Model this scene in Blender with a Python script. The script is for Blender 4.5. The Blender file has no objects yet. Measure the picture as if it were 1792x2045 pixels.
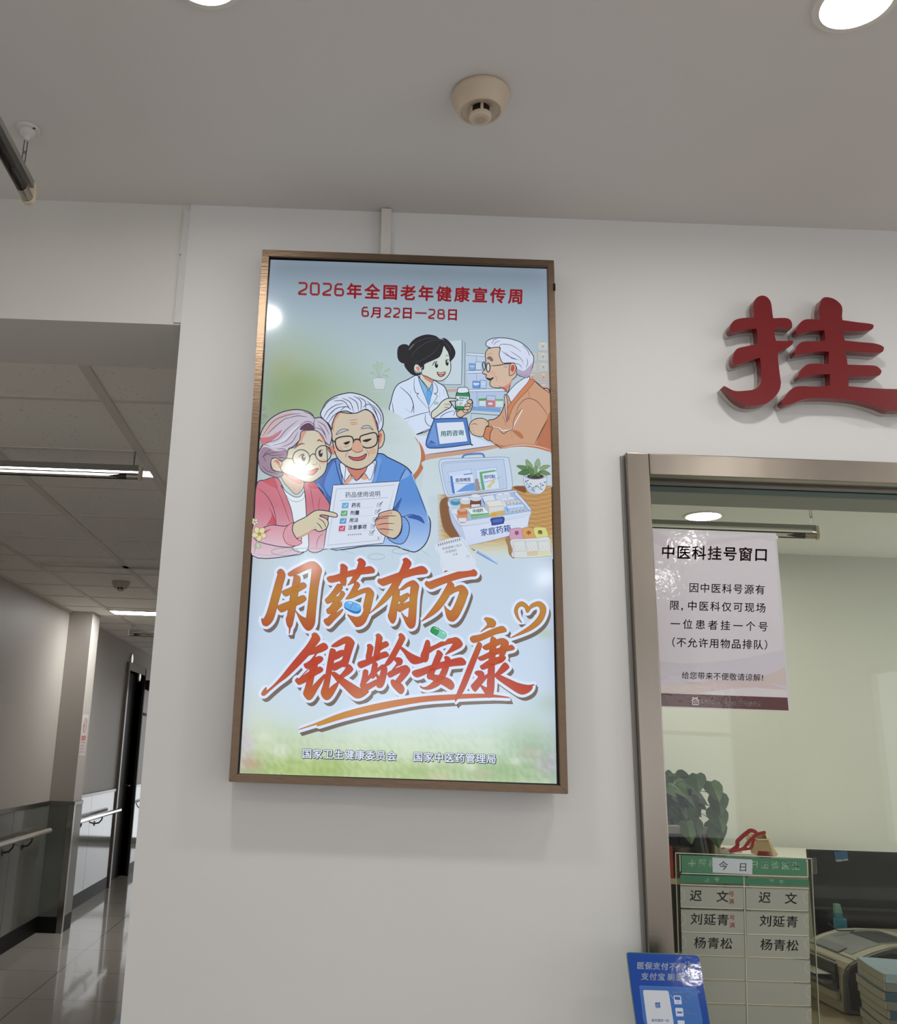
import bpy, bmesh, math, random
from mathutils import Vector, Matrix

S = bpy.context.scene
C = S.collection
random.seed(7)

# ------------------------------------------------------------------ camera
F, PX, PY = 1860.26, 680.0, 1000.0
YAW, PITCH, ROLL = .0013167, .260252, .0364245
EYE = 1.5

def _cam_matrix():
    base = Matrix(((1, 0, 0), (0, 0, -1), (0, 1, 0)))
    c, s = math.cos(YAW), math.sin(YAW)
    ry = Matrix(((c, 0, -s), (0, 1, 0), (s, 0, c)))
    c, s = math.cos(PITCH), math.sin(PITCH)
    rx = Matrix(((1, 0, 0), (0, c, s), (0, -s, c)))
    c, s = math.cos(ROLL), math.sin(ROLL)
    rz = Matrix(((c, -s, 0), (s, c, 0), (0, 0, 1)))
    return rz @ rx @ ry @ base
CM = _cam_matrix()
CMT = CM.transposed()
cam_data = bpy.data.cameras.new('camera')
cam = bpy.data.objects.new('camera', cam_data)
C.objects.link(cam)
r0, r1, r2 = CM[0], -CM[1], -CM[2]
cam.matrix_world = Matrix(((r0[0], r1[0], r2[0], 0), (r0[1], r1[1], r2[1], 0), (r0[2], r1[2], r2[2], EYE), (0, 0, 0, 1)))
cam_data.sensor_fit = 'HORIZONTAL'
cam_data.sensor_width = 36
cam_data.lens = F * 36 / 1792
cam_data.shift_x = (896 - PX) / 1792
cam_data.shift_y = (PY - 1022.5) / 1792
cam_data.clip_start = .05
S.camera = cam

def ray(x, y): return CMT @ Vector(((x - PX) / F, (y - PY) / F, 1))
def onY(x, y, Y):
    d = ray(x, y); d = d * (Y / d.y); d.z += EYE; return d
def onZ(x, y, z):
    d = ray(x, y); d = d * ((z - EYE) / d.z); d.z += EYE; return d
def onX(x, y, X):
    d = ray(x, y); d = d * (X / d.x); d.z += EYE; return d

# ------------------------------------------------------------------ colour management, world
S.view_settings.view_transform = 'Standard'
S.view_settings.look = 'None'
S.view_settings.gamma = 1
S.view_settings.exposure = 0
S.view_settings.use_curve_mapping = False
wd = bpy.data.worlds.new('daylight'); S.world = wd
wd.use_nodes = True
wd.node_tree.nodes['Background'].inputs[0].default_value = (.94, .97, 1, 1)
wd.node_tree.nodes['Background'].inputs[1].default_value = 2.1
DOWNLIGHT = 147.0        # radiance of the round downlights
STRIP = 8.5              # radiance of the long ceiling strips in the corridor
OFFICE = 230.0            # radiance of the office downlights

# ------------------------------------------------------------------ materials
def lin(c):
    c = c / 255
    return c / 12.92 if c <= .04045 else ((c + .055) / 1.055) ** 2.4
def srgb(r, g, b): return (lin(r), lin(g), lin(b), 1)

MATS = {}
def mat(name, col, rough=.5, metal=0., spec=.5, noise=0., nscale=8., bump=0., coat=0., emit=None, stretch=None, trans=0., ior=1.45, alpha=1., coat_rough=.03):
    """a node material: base colour broken up by a noise texture, with optional bump"""
    m = bpy.data.materials.new(name); m.use_nodes = True
    nt = m.node_tree; b = nt.nodes['Principled BSDF']
    c = srgb(*col)
    b.inputs['Base Color'].default_value = c
    b.inputs['Roughness'].default_value = rough
    b.inputs['Metallic'].default_value = metal
    b.inputs['Specular IOR Level'].default_value = spec
    b.inputs['Coat Weight'].default_value = coat
    b.inputs['Coat Roughness'].default_value = coat_rough
    b.inputs['Transmission Weight'].default_value = trans
    b.inputs['IOR'].default_value = ior
    b.inputs['Alpha'].default_value = alpha
    if emit:
        b.inputs['Emission Color'].default_value = c
        b.inputs['Emission Strength'].default_value = emit
    if noise or bump:
        tc = nt.nodes.new('ShaderNodeTexCoord'); mp = nt.nodes.new('ShaderNodeMapping')
        if stretch: mp.inputs['Scale'].default_value = stretch
        nz = nt.nodes.new('ShaderNodeTexNoise'); nz.inputs['Scale'].default_value = nscale; nz.inputs['Detail'].default_value = 5
        nt.links.new(tc.outputs['Object'], mp.inputs['Vector']); nt.links.new(mp.outputs[0], nz.inputs['Vector'])
        if noise:
            mx = nt.nodes.new('ShaderNodeMix'); mx.data_type = 'RGBA'
            mx.inputs[6].default_value = tuple(v * (1 - noise) for v in c[:3]) + (1,)
            mx.inputs[7].default_value = tuple(min(1, v * (1 + noise)) for v in c[:3]) + (1,)
            nt.links.new(nz.outputs['Fac'], mx.inputs[0]); nt.links.new(mx.outputs[2], b.inputs['Base Color'])
        if bump:
            bp = nt.nodes.new('ShaderNodeBump'); bp.inputs['Strength'].default_value = bump; bp.inputs['Distance'].default_value = .01
            nt.links.new(nz.outputs['Fac'], bp.inputs['Height']); nt.links.new(bp.outputs[0], b.inputs['Normal'])
    MATS[name] = m
    return m

def paint_mat(name, rough=.3, emit=0., coat=0., spec=.5, bump=0., dark=1.):
    """printed or displayed picture: colour comes from the mesh's own colour layer"""
    m = bpy.data.materials.new(name); m.use_nodes = True
    nt = m.node_tree; b = nt.nodes['Principled BSDF']
    at = nt.nodes.new('ShaderNodeVertexColor'); at.layer_name = 'ink'
    if emit:
        b.inputs['Base Color'].default_value = (.012, .012, .012, 1)
        nt.links.new(at.outputs['Color'], b.inputs['Emission Color'])
        b.inputs['Emission Strength'].default_value = emit
    else:
        nt.links.new(at.outputs['Color'], b.inputs['Base Color'])
    b.inputs['Roughness'].default_value = rough
    b.inputs['Specular IOR Level'].default_value = spec
    b.inputs['Coat Weight'].default_value = coat
    if bump:
        nz = nt.nodes.new('ShaderNodeTexNoise'); nz.inputs['Scale'].default_value = 60
        tc = nt.nodes.new('ShaderNodeTexCoord'); nt.links.new(tc.outputs['Object'], nz.inputs['Vector'])
        bp = nt.nodes.new('ShaderNodeBump'); bp.inputs['Strength'].default_value = bump; bp.inputs['Distance'].default_value = .004
        nt.links.new(nz.outputs['Fac'], bp.inputs['Height'])
        nt.links.new(bp.outputs[0], b.inputs['Normal']); nt.links.new(bp.outputs[0], b.inputs['Coat Normal'])
    return m

# ------------------------------------------------------------------ objects
def tag(o, label=None, cat=None, group=None, kind=None):
    if label: o['label'] = label
    if cat: o['category'] = cat
    if group: o['group'] = group
    if kind: o['kind'] = kind
    return o

def thing(name, label, cat, loc=(0, 0, 0), group=None):
    o = bpy.data.objects.new(name, None); o.empty_display_size = .05
    o.location = loc; C.objects.link(o)
    return tag(o, label, cat, group)

class MB:
    """collects primitives into one mesh"""
    def __init__(s): s.v = []; s.f = []; s.m = []; s.sm = []
    def add(s, vs, fs, mi=0, smooth=False):
        n = len(s.v); s.v += [Vector(v) for v in vs]
        for f in fs: s.f.append([n + i for i in f]); s.m.append(mi); s.sm.append(smooth)
        return s
    def box(s, a, b, mi=0, bev=0.):
        x0, x1 = sorted((a[0], b[0])); y0, y1 = sorted((a[1], b[1])); z0, z1 = sorted((a[2], b[2]))
        if bev > 0:
            bm = bmesh.new()
            bmesh.ops.create_cube(bm, size=1)
            for v in bm.verts: v.co = Vector(((x0 + x1) / 2 + v.co.x * (x1 - x0), (y0 + y1) / 2 + v.co.y * (y1 - y0), (z0 + z1) / 2 + v.co.z * (z1 - z0)))
            bmesh.ops.bevel(bm, geom=bm.edges[:], offset=bev, segments=3, affect='EDGES', profile=.5)
            bm.verts.index_update()
            s.add([v.co.copy() for v in bm.verts], [[v.index for v in f.verts] for f in bm.faces], mi, False); bm.free()
            return s
        vs = [(x, y, z) for z in (z0, z1) for y in (y0, y1) for x in (x0, x1)]
        return s.add(vs, [(0, 2, 3, 1), (4, 5, 7, 6), (0, 1, 5, 4), (2, 6, 7, 3), (0, 4, 6, 2), (1, 3, 7, 5)], mi)
    def tube(s, pts, r, n=10, mi=0, cap=True, closed=False):
        pts = [Vector(p) for p in pts]; rs = r if isinstance(r, (list, tuple)) else [r] * len(pts)
        base = len(s.v); N = len(pts)
        up = None
        for i, p in enumerate(pts):
            if closed: t = pts[(i + 1) % N] - pts[i - 1]
            else: t = pts[min(i + 1, N - 1)] - pts[max(i - 1, 0)]
            t.normalize()
            if up is None: up = Vector((0, 0, 1)) if abs(t.z) < .9 else Vector((1, 0, 0))
            a = t.cross(up)
            if a.length < 1e-6: a = t.cross(Vector((1, 0, 0)))
            a.normalize(); b = a.cross(t); b.normalize(); up = b
            for k in range(n):
                an = 2 * math.pi * k / n
                s.v.append(p + (a * math.cos(an) + b * math.sin(an)) * rs[i])
        for i in range(N if closed else N - 1):
            j = (i + 1) % N
            for k in range(n):
                s.f.append([base + i * n + k, base + i * n + (k + 1) % n, base + j * n + (k + 1) % n, base + j * n + k]); s.m.append(mi); s.sm.append(True)
        if cap and not closed:
            s.f.append([base + k for k in range(n)]); s.m.append(mi); s.sm.append(False)
            s.f.append([base + (N - 1) * n + k for k in reversed(range(n))]); s.m.append(mi); s.sm.append(False)
        return s
    def lathe(s, prof, o=(0, 0, 0), n=40, mi=0, axis='z', a0=0, a1=None, smooth=True):
        """profile of (radius, height) spun about an axis through o"""
        o = Vector(o); full = a1 is None; a1 = 2 * math.pi if full else a1
        base = len(s.v); m = n if full else n + 1
        for r, h in prof:
            for k in range(m):
                an = a0 + (a1 - a0) * k / n
                x, y = r * math.cos(an), r * math.sin(an)
                s.v.append(o + (Vector((x, y, h)) if axis == 'z' else Vector((x, h, y)) if axis == 'y' else Vector((h, x, y))))
        for i in range(len(prof) - 1):
            for k in range(n):
                k2 = (k + 1) % m
                s.f.append([base + i * m + k, base + i * m + k2, base + (i + 1) * m + k2, base + (i + 1) * m + k]); s.m.append(mi); s.sm.append(smooth)
        return s
    def prism(s, pts, d, mi=0, bev=0.):
        """closed outline (3-D points in one plane) pushed along d"""
        d = Vector(d)
        bm = bmesh.new()
        vs = [bm.verts.new(Vector(p)) for p in pts]
        f = bm.faces.new(vs)
        r = bmesh.ops.extrude_face_region(bm, geom=[f])
        nv = [e for e in r['geom'] if isinstance(e, bmesh.types.BMVert)]
        for v in nv: v.co += d
        bmesh.ops.recalc_face_normals(bm, faces=bm.faces[:])
        if bev:
            bmesh.ops.bevel(bm, geom=[e for e in bm.edges], offset=bev, segments=2, affect='EDGES', clamp_overlap=True)
        bm.verts.index_update()
        s.add([v.co.copy() for v in bm.verts], [[v.index for v in q.verts] for q in bm.faces], mi); bm.free()
        return s
    def build(s, name, mats, parent=None, smooth=None, fix=True):
        me = bpy.data.meshes.new(name)
        off = Vector((0, 0, 0))
        if parent is not None:
            q = parent
            while q is not None: off += Vector(q.location); q = q.parent
        me.from_pydata([tuple(v - off) for v in s.v], [], s.f)
        for p, mi, sm in zip(me.polygons, s.m, s.sm):
            p.material_index = mi; p.use_smooth = sm if smooth is None else smooth
        if fix:
            bm = bmesh.new(); bm.from_mesh(me); bmesh.ops.recalc_face_normals(bm, faces=bm.faces[:]); bm.to_mesh(me); bm.free()
        if smooth or any(s.sm):
            me.set_sharp_from_angle(angle=math.radians(38))
        for m in (mats if isinstance(mats, (list, tuple)) else [mats]): me.materials.append(m)
        o = bpy.data.objects.new(name, me); C.objects.link(o)
        if parent is not None: o.parent = parent
        return o

def copy_tree(o, loc=None, parent=None):
    c = o.copy(); C.objects.link(c)
    if parent is not None: c.parent = parent
    if loc is not None: c.location = loc
    for ch in list(o.children): copy_tree(ch, None, c)
    return c

# ------------------------------------------------------------------ printed / displayed pictures made of flat coloured shapes
def spline(pts, closed=True, n=5):
    """Catmull-Rom through the points; a point given twice is a corner"""
    P = [tuple(p[:2]) for p in pts]; N = len(P); out = []
    rng = range(N) if closed else range(N - 1)
    for i in rng:
        p1, p2 = P[i], P[(i + 1) % N]
        p0 = P[i - 1] if (closed or i > 0) else p1
        p3 = P[(i + 2) % N] if (closed or i + 2 < N) else p2
        if p1 == p2: continue
        d = math.hypot(p2[0] - p1[0], p2[1] - p1[1]); k = n
        for j in range(k):
            t = j / k; t2 = t * t; t3 = t2 * t
            out.append(tuple(.5 * ((2 * p1[a]) + (-p0[a] + p2[a]) * t + (2 * p0[a] - 5 * p1[a] + 4 * p2[a] - p3[a]) * t2 + (-p0[a] + 3 * p1[a] - 3 * p2[a] + p3[a]) * t3) for a in (0, 1)))
    if not closed: out.append(P[-1])
    return out

_GLYPH = {}
_fc = bpy.data.curves.new('glyph_source', 'FONT'); _fo = bpy.data.objects.new('glyph_source', _fc); C.objects.link(_fo)
def glyph(ch, bold=0.):
    k = (ch, round(bold, 4))
    if k not in _GLYPH:
        _fc.body = ch; _fc.offset = bold; _fc.size = 1; _fc.resolution_u = 3
        bpy.context.view_layer.update()
        me = bpy.data.meshes.new_from_object(_fo.evaluated_get(bpy.context.evaluated_depsgraph_get()))
        vs = [(v.co.x, v.co.y) for v in me.vertices]; fs = [tuple(p.vertices) for p in me.polygons]
        bpy.data.meshes.remove(me)
        _GLYPH[k] = (vs, fs)
    return _GLYPH[k]

class Art:
    """flat coloured shapes stacked a few microns apart on one plane; x, y are positions read off the plane through `place`"""
    STEP = 1.0e-5
    def __init__(s, place, out=(0, -1, 0)):
        s.place = place; s.out = Vector(out); s.v = []; s.f = []; s.c = []; s.k = 0
        s.ox = s.oy = 0.; s.sc = 1.
    def frame(s, ox, oy, sc): s.ox, s.oy, s.sc = ox, oy, sc; return s
    def _p(s, p): return (s.ox + p[0] / s.sc, s.oy + p[1] / s.sc)
    def _emit(s, pts, faces, col):
        """pts in plane pixels"""
        n = len(s.v); up = s.out * (s.k * s.STEP)
        s.v += [s.place(*p) + up for p in pts]
        cs = [srgb(*(col(*p) if callable(col) else col)) for p in pts]
        for f in faces:
            s.f.append([n + i for i in f]); s.c.append([cs[i] for i in f])
    def up(s): s.k += 1; return s
    def fill(s, pts, col, smooth=True, n=5, raw=False):
        s.k += 1
        q = spline(pts, True, n) if smooth else [tuple(p[:2]) for p in pts]
        q = q if raw else [s._p(p) for p in q]
        s._emit(q, _tess(q), col); return s
    def line(s, pts, w, col, closed=False, smooth=True, n=4, taper=False, keep=False):
        """ribbon of width w (in crop units); w may be a list per point"""
        if not keep: s.k += 1
        ws = None
        if isinstance(w, (list, tuple)):
            ws = w
        q = spline(pts, closed, n) if smooth and len(pts) > 2 else [tuple(p[:2]) for p in pts]
        q = [s._p(p) for p in q]
        if len(q) < 2: return s
        N = len(q); vs = []
        for i, p in enumerate(q):
            a = q[(i - 1) % N] if (closed or i > 0) else q[0]
            b = q[(i + 1) % N] if (closed or i < N - 1) else q[-1]
            dx, dy = b[0] - a[0], b[1] - a[1]; L = math.hypot(dx, dy) or 1
            t = i / max(1, N - 1)
            if ws is not None:
                u = t * (len(ws) - 1); j = min(int(u), len(ws) - 2); ww = ws[j] + (ws[j + 1] - ws[j]) * (u - j)
            else:
                ww = w
                if taper: ww = w * (.25 + .75 * math.sin(math.pi * min(1, max(0, t))) ** .6)
            ww = ww / s.sc / 2
            nx, ny = -dy / L * ww, dx / L * ww
            vs += [(p[0] + nx, p[1] + ny), (p[0] - nx, p[1] - ny)]
        fs = [(2 * i, 2 * i + 1, (2 * i + 3) % (2 * N), (2 * i + 2) % (2 * N)) for i in range(N if closed else N - 1)]
        s._emit(vs, fs, col)
        return s
    def shape(s, pts, col, ink=None, w=0, smooth=True, n=5):
        s.fill(pts, col, smooth, n)
        if ink: s.line(pts, w, ink, True, smooth, n)
        return s
    def ell(s, cx, cy, rx, ry, col, rot=0., n=24, ink=None, w=0):
        c, d = math.cos(math.radians(rot)), math.sin(math.radians(rot))
        P = [(cx + rx * math.cos(2 * math.pi * i / n) * c - ry * math.sin(2 * math.pi * i / n) * d, cy + rx * math.cos(2 * math.pi * i / n) * d + ry * math.sin(2 * math.pi * i / n) * c) for i in range(n)]
        if col is not None: s.fill(P, col, False)
        if ink: s.line(P, w, ink, True, False)
        return s
    def text(s, txt, x, y, size, col, bold=0., ang=0., adv=None, squash=1., shear=0., up_ang=None, ascii_w=None):
        """baseline from x,y (crop units), size = em, ang = baseline slope in degrees (down to the right is +)"""
        s.k += 1
        a = math.radians(ang); ex = (math.cos(a), math.sin(a))
        b = math.radians(ang if up_ang is None else up_ang); ey = (math.sin(b), -math.cos(b))
        pen = 0.
        for ch in txt:
            if ch != ' ':
                vs, fs = glyph(ch)
                for du, dv in ([(0, 0)] if not bold else [(bold * math.cos(q * math.pi / 4), bold * math.sin(q * math.pi / 4)) for q in range(8)] + [(0, 0)]):
                    P = []
                    for u, v in vs:
                        uu = ((u + du) * squash + v * shear) * size + pen; vv = (v + dv) * size
                        P.append(s._p((x + uu * ex[0] + vv * ey[0], y + uu * ex[1] + vv * ey[1])))
                    s._emit(P, fs, col)
            step = adv if adv is not None else size * squash
            if ord(ch) < 0x2e80 and ch not in '（），！—': step = (ascii_w * size if ascii_w else step * .56)
            pen += step
        return s
    def grid(s, x0, y0, x1, y1, nx, ny, col, warp=None):
        """coloured background; corners come from warp(u, v) when given"""
        s.k += 1
        P = []
        for j in range(ny + 1):
            for i in range(nx + 1):
                u, v = i / nx, j / ny
                P.append(warp(u, v) if warp else (x0 + (x1 - x0) * u, y0 + (y1 - y0) * v))
        s._emit(P, [(j * (nx + 1) + i, j * (nx + 1) + i + 1, (j + 1) * (nx + 1) + i + 1, (j + 1) * (nx + 1) + i) for j in range(ny) for i in range(nx)], col)
        return s
    def build(s, name, m, parent=None):
        me = bpy.data.meshes.new(name)
        off = Vector((0, 0, 0)); q = parent
        while q is not None: off += Vector(q.location); q = q.parent
        me.from_pydata([tuple(v - off) for v in s.v], [], s.f)
        ca = me.color_attributes.new('ink', 'FLOAT_COLOR', 'CORNER')
        flat = []
        for p, cs in zip(me.polygons, s.c):
            for c in cs: flat += c
        ca.data.foreach_set('color', flat)
        me.materials.append(m)
        o = bpy.data.objects.new(name, me); C.objects.link(o)
        if parent is not None: o.parent = parent
        return o

def _tess(q):
    from mathutils.geometry import tessellate_polygon
    return [t for t in tessellate_polygon([[Vector((p[0], p[1], 0)) for p in q]])]
# ================================================================== the setting
W = 2.13            # front face of the white wall
ZC = 2.842          # hall ceiling
ZK = 2.576          # corridor ceiling
ZB = 2.506          # underside of the beam over the corridor
XP = -.41           # left end of the white wall
XL = -2.304         # left corridor wall
GL = 2.185          # glass plane of the counter window

M_wall = mat('white_wall_paint', (222, 221, 220), .55, noise=.02, nscale=3, bump=.03)
M_ceil = mat('ceiling_paint', (218, 214, 211), .8, noise=.015, nscale=2)
M_beamface = mat('beam_paint', (216, 213, 208), .5, noise=.02, nscale=3)
M_offwall = mat('office_wall_paint', (214, 214, 206), .7, noise=.015, nscale=2)
M_darkgap = mat('dark_gap', (34, 33, 30), .6)

def struct(o): return tag(o, kind='structure')

# floor: large polished tiles with thin joints
def tile_floor():
    m = bpy.data.materials.new('polished_floor_tile'); m.use_nodes = True
    nt = m.node_tree; b = nt.nodes['Principled BSDF']
    tc = nt.nodes.new('ShaderNodeTexCoord'); mp = nt.nodes.new('ShaderNodeMapping')
    mp.inputs['Location'].default_value = (1.752 + .7 * 4, -6.13 + .7 * 12, 0)
    br = nt.nodes.new('ShaderNodeTexBrick'); br.offset = 0; br.inputs['Scale'].default_value = 1
    br.inputs['Brick Width'].default_value = .7; br.inputs['Row Height'].default_value = .7
    br.inputs['Mortar Size'].default_value = .0025; br.inputs['Mortar Smooth'].default_value = 0
    br.inputs['Color1'].default_value = srgb(186, 180, 172); br.inputs['Color2'].default_value = srgb(183, 177, 169); br.inputs['Mortar'].default_value = srgb(90, 86, 82)
    nz = nt.nodes.new('ShaderNodeTexNoise'); nz.inputs['Scale'].default_value = 2.2; nz.inputs['Detail'].default_value = 1
    bp = nt.nodes.new('ShaderNodeBump'); bp.inputs['Strength'].default_value = .05; bp.inputs['Distance'].default_value = .02
    nt.links.new(tc.outputs['Object'], mp.inputs[0]); nt.links.new(mp.outputs[0], br.inputs[0]); nt.links.new(tc.outputs['Object'], nz.inputs[0])
    nt.links.new(br.outputs['Color'], b.inputs['Base Color']); nt.links.new(nz.outputs['Fac'], bp.inputs['Height']); nt.links.new(bp.outputs[0], b.inputs['Normal'])
    b.inputs['Roughness'].default_value = .07; b.inputs['Specular IOR Level'].default_value = .65
    return m
M_floor = tile_floor()
struct(MB().box((-5.2, -5, -.1), (4.4, 15.2, 0)).build('floor', M_floor))

# hall ceiling with the round downlights set into it
struct(MB().box((-5.2, -5, ZC), (4.4, W + .3, ZC + .12)).build('ceiling', M_ceil))

# the white wall: left end at the corridor, opening for the counter window
OX0, OX1, OZ0, OZ1 = .716, 2.95, .76, 2.155
wb = MB()
wb.box((XP, W, 0), (OX0, W + .24, ZC)).box((OX0, W, 0), (OX1, W + .24, OZ0)).box((OX0, W, OZ1), (OX1, W + .24, ZC)).box((OX1, W, 0), (4.4, W + .24, ZC))
# left return of the wall end, down the corridor
wb.box((XP, W + .24, 0), (XP + .2, W + 2.9, ZC))
struct(wb.build('wall_front', M_wall))

# beam over the corridor, a few millimetres behind the wall face, with a rough plaster seam
bb = MB().box((-5.2, W + .004, ZB), (XP, W + .287, ZC))
struct(bb.build('wall_beam', M_beamface))
sm = MB()
rnd = random.Random(3)
pts = []
z = ZB + .004
while z < ZC - .01:
    pts.append(z); z += .02 + rnd.random() * .02
for a, b in zip(pts, pts[1:]):
    w0 = .013 + rnd.random() * .006
    sm.add([(XP - w0, W - .0005, a), (XP, W - .0005, a), (XP, W - .0005, b), (XP - w0 - rnd.random() * .004, W - .0005, b), (XP - w0, W + .004, a), (XP - w0, W + .004, b)], [(0, 1, 2, 3), (4, 0, 3, 5)])
struct(sm.build('trim_1', mat('glossy_filler', (212, 210, 207), .3, noise=.05, nscale=30, bump=.3)))

# hall walls out of view: side walls and a rear wall with daylit windows
hb = MB()
hb.box((-5.3, -5, 0), (-5.2, W + .3, ZC)); hb.build('wall_left', M_wall); struct(bpy.data.objects['wall_left'])
struct(MB().box((4.4, -5, 0), (4.5, 5.2, .9)).box((4.4, -5, 2.3), (4.5, 5.2, ZC)).box((4.4, -5, .9), (4.5, -3.4, 2.3)).box((4.4, .9, .9), (4.5, 2.75, 2.3)).box((4.4, 4.6, .9), (4.5, 5.2, 2.3)).build('wall_right', M_wall))  # unseen window openings added so daylight brightens the hall's right side and the office
wf = MB()
for y0, y1 in ((-3.4, .9), (2.75, 4.6)):
    n_ = 3 if y1 - y0 > 3 else 2
    for q in range(n_ + 1): y = y0 + (y1 - y0 - .05) * q / n_; wf.box((4.42, y, .9), (4.47, y + .05, 2.3))
    wf.box((4.42, y0, .9), (4.47, y1, .95)).box((4.42, y0, 2.25), (4.47, y1, 2.3))
struct(wf.build('window_6', mat('window_frame_white', (224, 224, 220), .4)))  # frames of the added, unseen side windows
rb = MB()
WINS = [(-4.6, -2.9), (-2.3, -.6), (.1, 1.8), (2.3, 4.0)]
xs = [-5.2] + [v for w in WINS for v in w] + [4.4]
for a, b in zip(xs[0::2], xs[1::2]): rb.box((a, -5.1, 0), (b, -5, ZC))
for a, b in WINS: rb.box((a, -5.1, 0), (b, -5, .75)).box((a, -5.1, 2.3), (b, -5, ZC))
struct(rb.build('wall_rear', M_wall))
M_mull = mat('window_bar_white', (225, 225, 222), .4)
for i, (a, b) in enumerate(WINS):
    f = MB(); t = .05
    f.box((a, -5.08, .75), (a + t, -5.02, 2.3)).box((b - t, -5.08, .75), (b, -5.02, 2.3)).box((a, -5.08, .75), (b, -5.02, .8)).box((a, -5.08, 2.25), (b, -5.02, 2.3))
    f.box(((a + b) / 2 - .025, -5.08, .75), ((a + b) / 2 + .025, -5.02, 2.3)).box((a, -5.08, 1.75), (b, -5.02, 1.79))
    struct(f.build('window_%d' % (i + 2), M_mull))

# corridor shell ---------------------------------------------------------------
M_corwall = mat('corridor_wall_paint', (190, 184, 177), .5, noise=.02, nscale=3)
M_tile_c = None
def accoustic():
    m = bpy.data.materials.new('speckled_ceiling_tile'); m.use_nodes = True
    nt = m.node_tree; b = nt.nodes['Principled BSDF']
    tc = nt.nodes.new('ShaderNodeTexCoord'); mp = nt.nodes.new('ShaderNodeMapping'); mp.inputs['Scale'].default_value = (.45, 1.4, 1)
    vo = nt.nodes.new('ShaderNodeTexVoronoi'); vo.inputs['Scale'].default_value = 62; vo.inputs['Randomness'].default_value = 1
    nz = nt.nodes.new('ShaderNodeTexNoise'); nz.inputs['Scale'].default_value = 10
    ad = nt.nodes.new('ShaderNodeMath'); ad.operation = 'MULTIPLY_ADD'; ad.inputs[1].default_value = .28
    cr = nt.nodes.new('ShaderNodeValToRGB')
    cr.color_ramp.elements[0].position = .20; cr.color_ramp.elements[0].color = srgb(140, 134, 126)
    cr.color_ramp.elements[1].position = .27; cr.color_ramp.elements[1].color = srgb(246, 242, 234)
    nt.links.new(tc.outputs['Object'], mp.inputs[0]); nt.links.new(mp.outputs[0], vo.inputs[0]); nt.links.new(tc.outputs['Object'], nz.inputs[0])
    nt.links.new(nz.outputs['Fac'], ad.inputs[0]); nt.links.new(vo.outputs['Distance'], ad.inputs[2]); nt.links.new(ad.outputs[0], cr.inputs[0])
    nt.links.new(cr.outputs[0], b.inputs['Base Color']); b.inputs['Roughness'].default_value = .8
    return m
M_actile = accoustic()
M_tbar = mat('ceiling_grid_bar', (224, 217, 207), .45)
struct(MB().box((XL - .1, W + .25, ZK), (.4, 15.2, ZK + .1)).build('ceiling_corridor', M_actile))
g = MB()
XB = [-.20, -.773, -1.345, -1.93]
for x in XB: g.box((x - .017, W + .287, ZK - .006), (x + .017, 15.1, ZK))
k = 0
y = 2.871
while y < 15:
    for xa, xb2 in zip([-.773 + .573 * 2] + XB, XB + [XL]):
        g.box((xb2 + .018, y - .010, ZK - .004), (xa - .018, y + .010, ZK))
    y += .545
g.box((XL, W + .287, ZK - .014), (XL + .022, 15.1, ZK))
struct(g.build('trim_2', M_tbar))

# left corridor wall with pillar; upper paint, glass wainscot, dark skirting, metal cap rails
DY0, DY1, DZ = 10.62, 11.50, 2.275       # dark door opening
lw = MB()
lw.box((XL - .15, W + .28, 0), (XL, DY0, ZK)).box((XL - .15, DY1, 0), (XL, 15.1, ZK)).box((XL - .15, DY0, DZ), (XL, DY1, ZK))
lw.box((XL - .15, DY0, 0), (XL - .12, DY1, DZ))
PIL0, PIL1, PILX = 8.10, 8.36, -2.104
lw.box((XL, PIL0, 0), (PILX, PIL1, ZK))
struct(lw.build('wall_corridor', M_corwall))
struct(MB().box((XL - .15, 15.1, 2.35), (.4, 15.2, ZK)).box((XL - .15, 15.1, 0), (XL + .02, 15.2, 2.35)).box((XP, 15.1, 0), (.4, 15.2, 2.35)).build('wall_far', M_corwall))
ef = MB()
for x in (XL + .02, -1.38, XP - .06): ef.box((x, 15.12, 0), (x + .06, 15.18, 2.35))
ef.box((XL + .02, 15.12, 2.29), (XP, 15.18, 2.35)).box((XL + .02, 15.12, 0), (XP, 15.18, .08)).box((XL + .02, 15.12, 1.0), (XP, 15.18, 1.06))
struct(ef.build('door_2', mat('glazed_door_frame', (190, 190, 188), .4)))
rw = MB()
rw.box((XP, W + 2.9, 0), (XP + .2, 11.9, ZK)).box((XP, 11.9, 0), (XP + .2, 15.1, ZK))
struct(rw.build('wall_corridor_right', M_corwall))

# office behind the counter window
OZC, OYB = 2.60, 4.9
ob = MB()
ob.box((XP + .2, OYB, 0), (4.4, OYB + .1, OZC)).box((XP + .2, W + .24, 0), (XP + .22, OYB, OZC))
struct(ob.build('wall_office', M_offwall))
struct(MB().box((XP + .2, W + .24, OZC), (4.4, OYB + .1, OZC + .1)).build('ceiling_office', mat('office_ceiling_paint', (242, 242, 237), .8, noise=.01)))
struct(MB().box((XP + .22, W + .24, .0005), (4.4, OYB, .004)).build('floor_office_bounce', mat('office_bounce_pale', (214, 210, 200), .35, noise=.03)))  # unseen pale layer added to bounce light up to the office ceiling
struct(MB().box((OX0 - .02, W + .2401, OZ1), (OX1, W + .2445, OZC)).build('wall_office_front', M_offwall))
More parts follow.
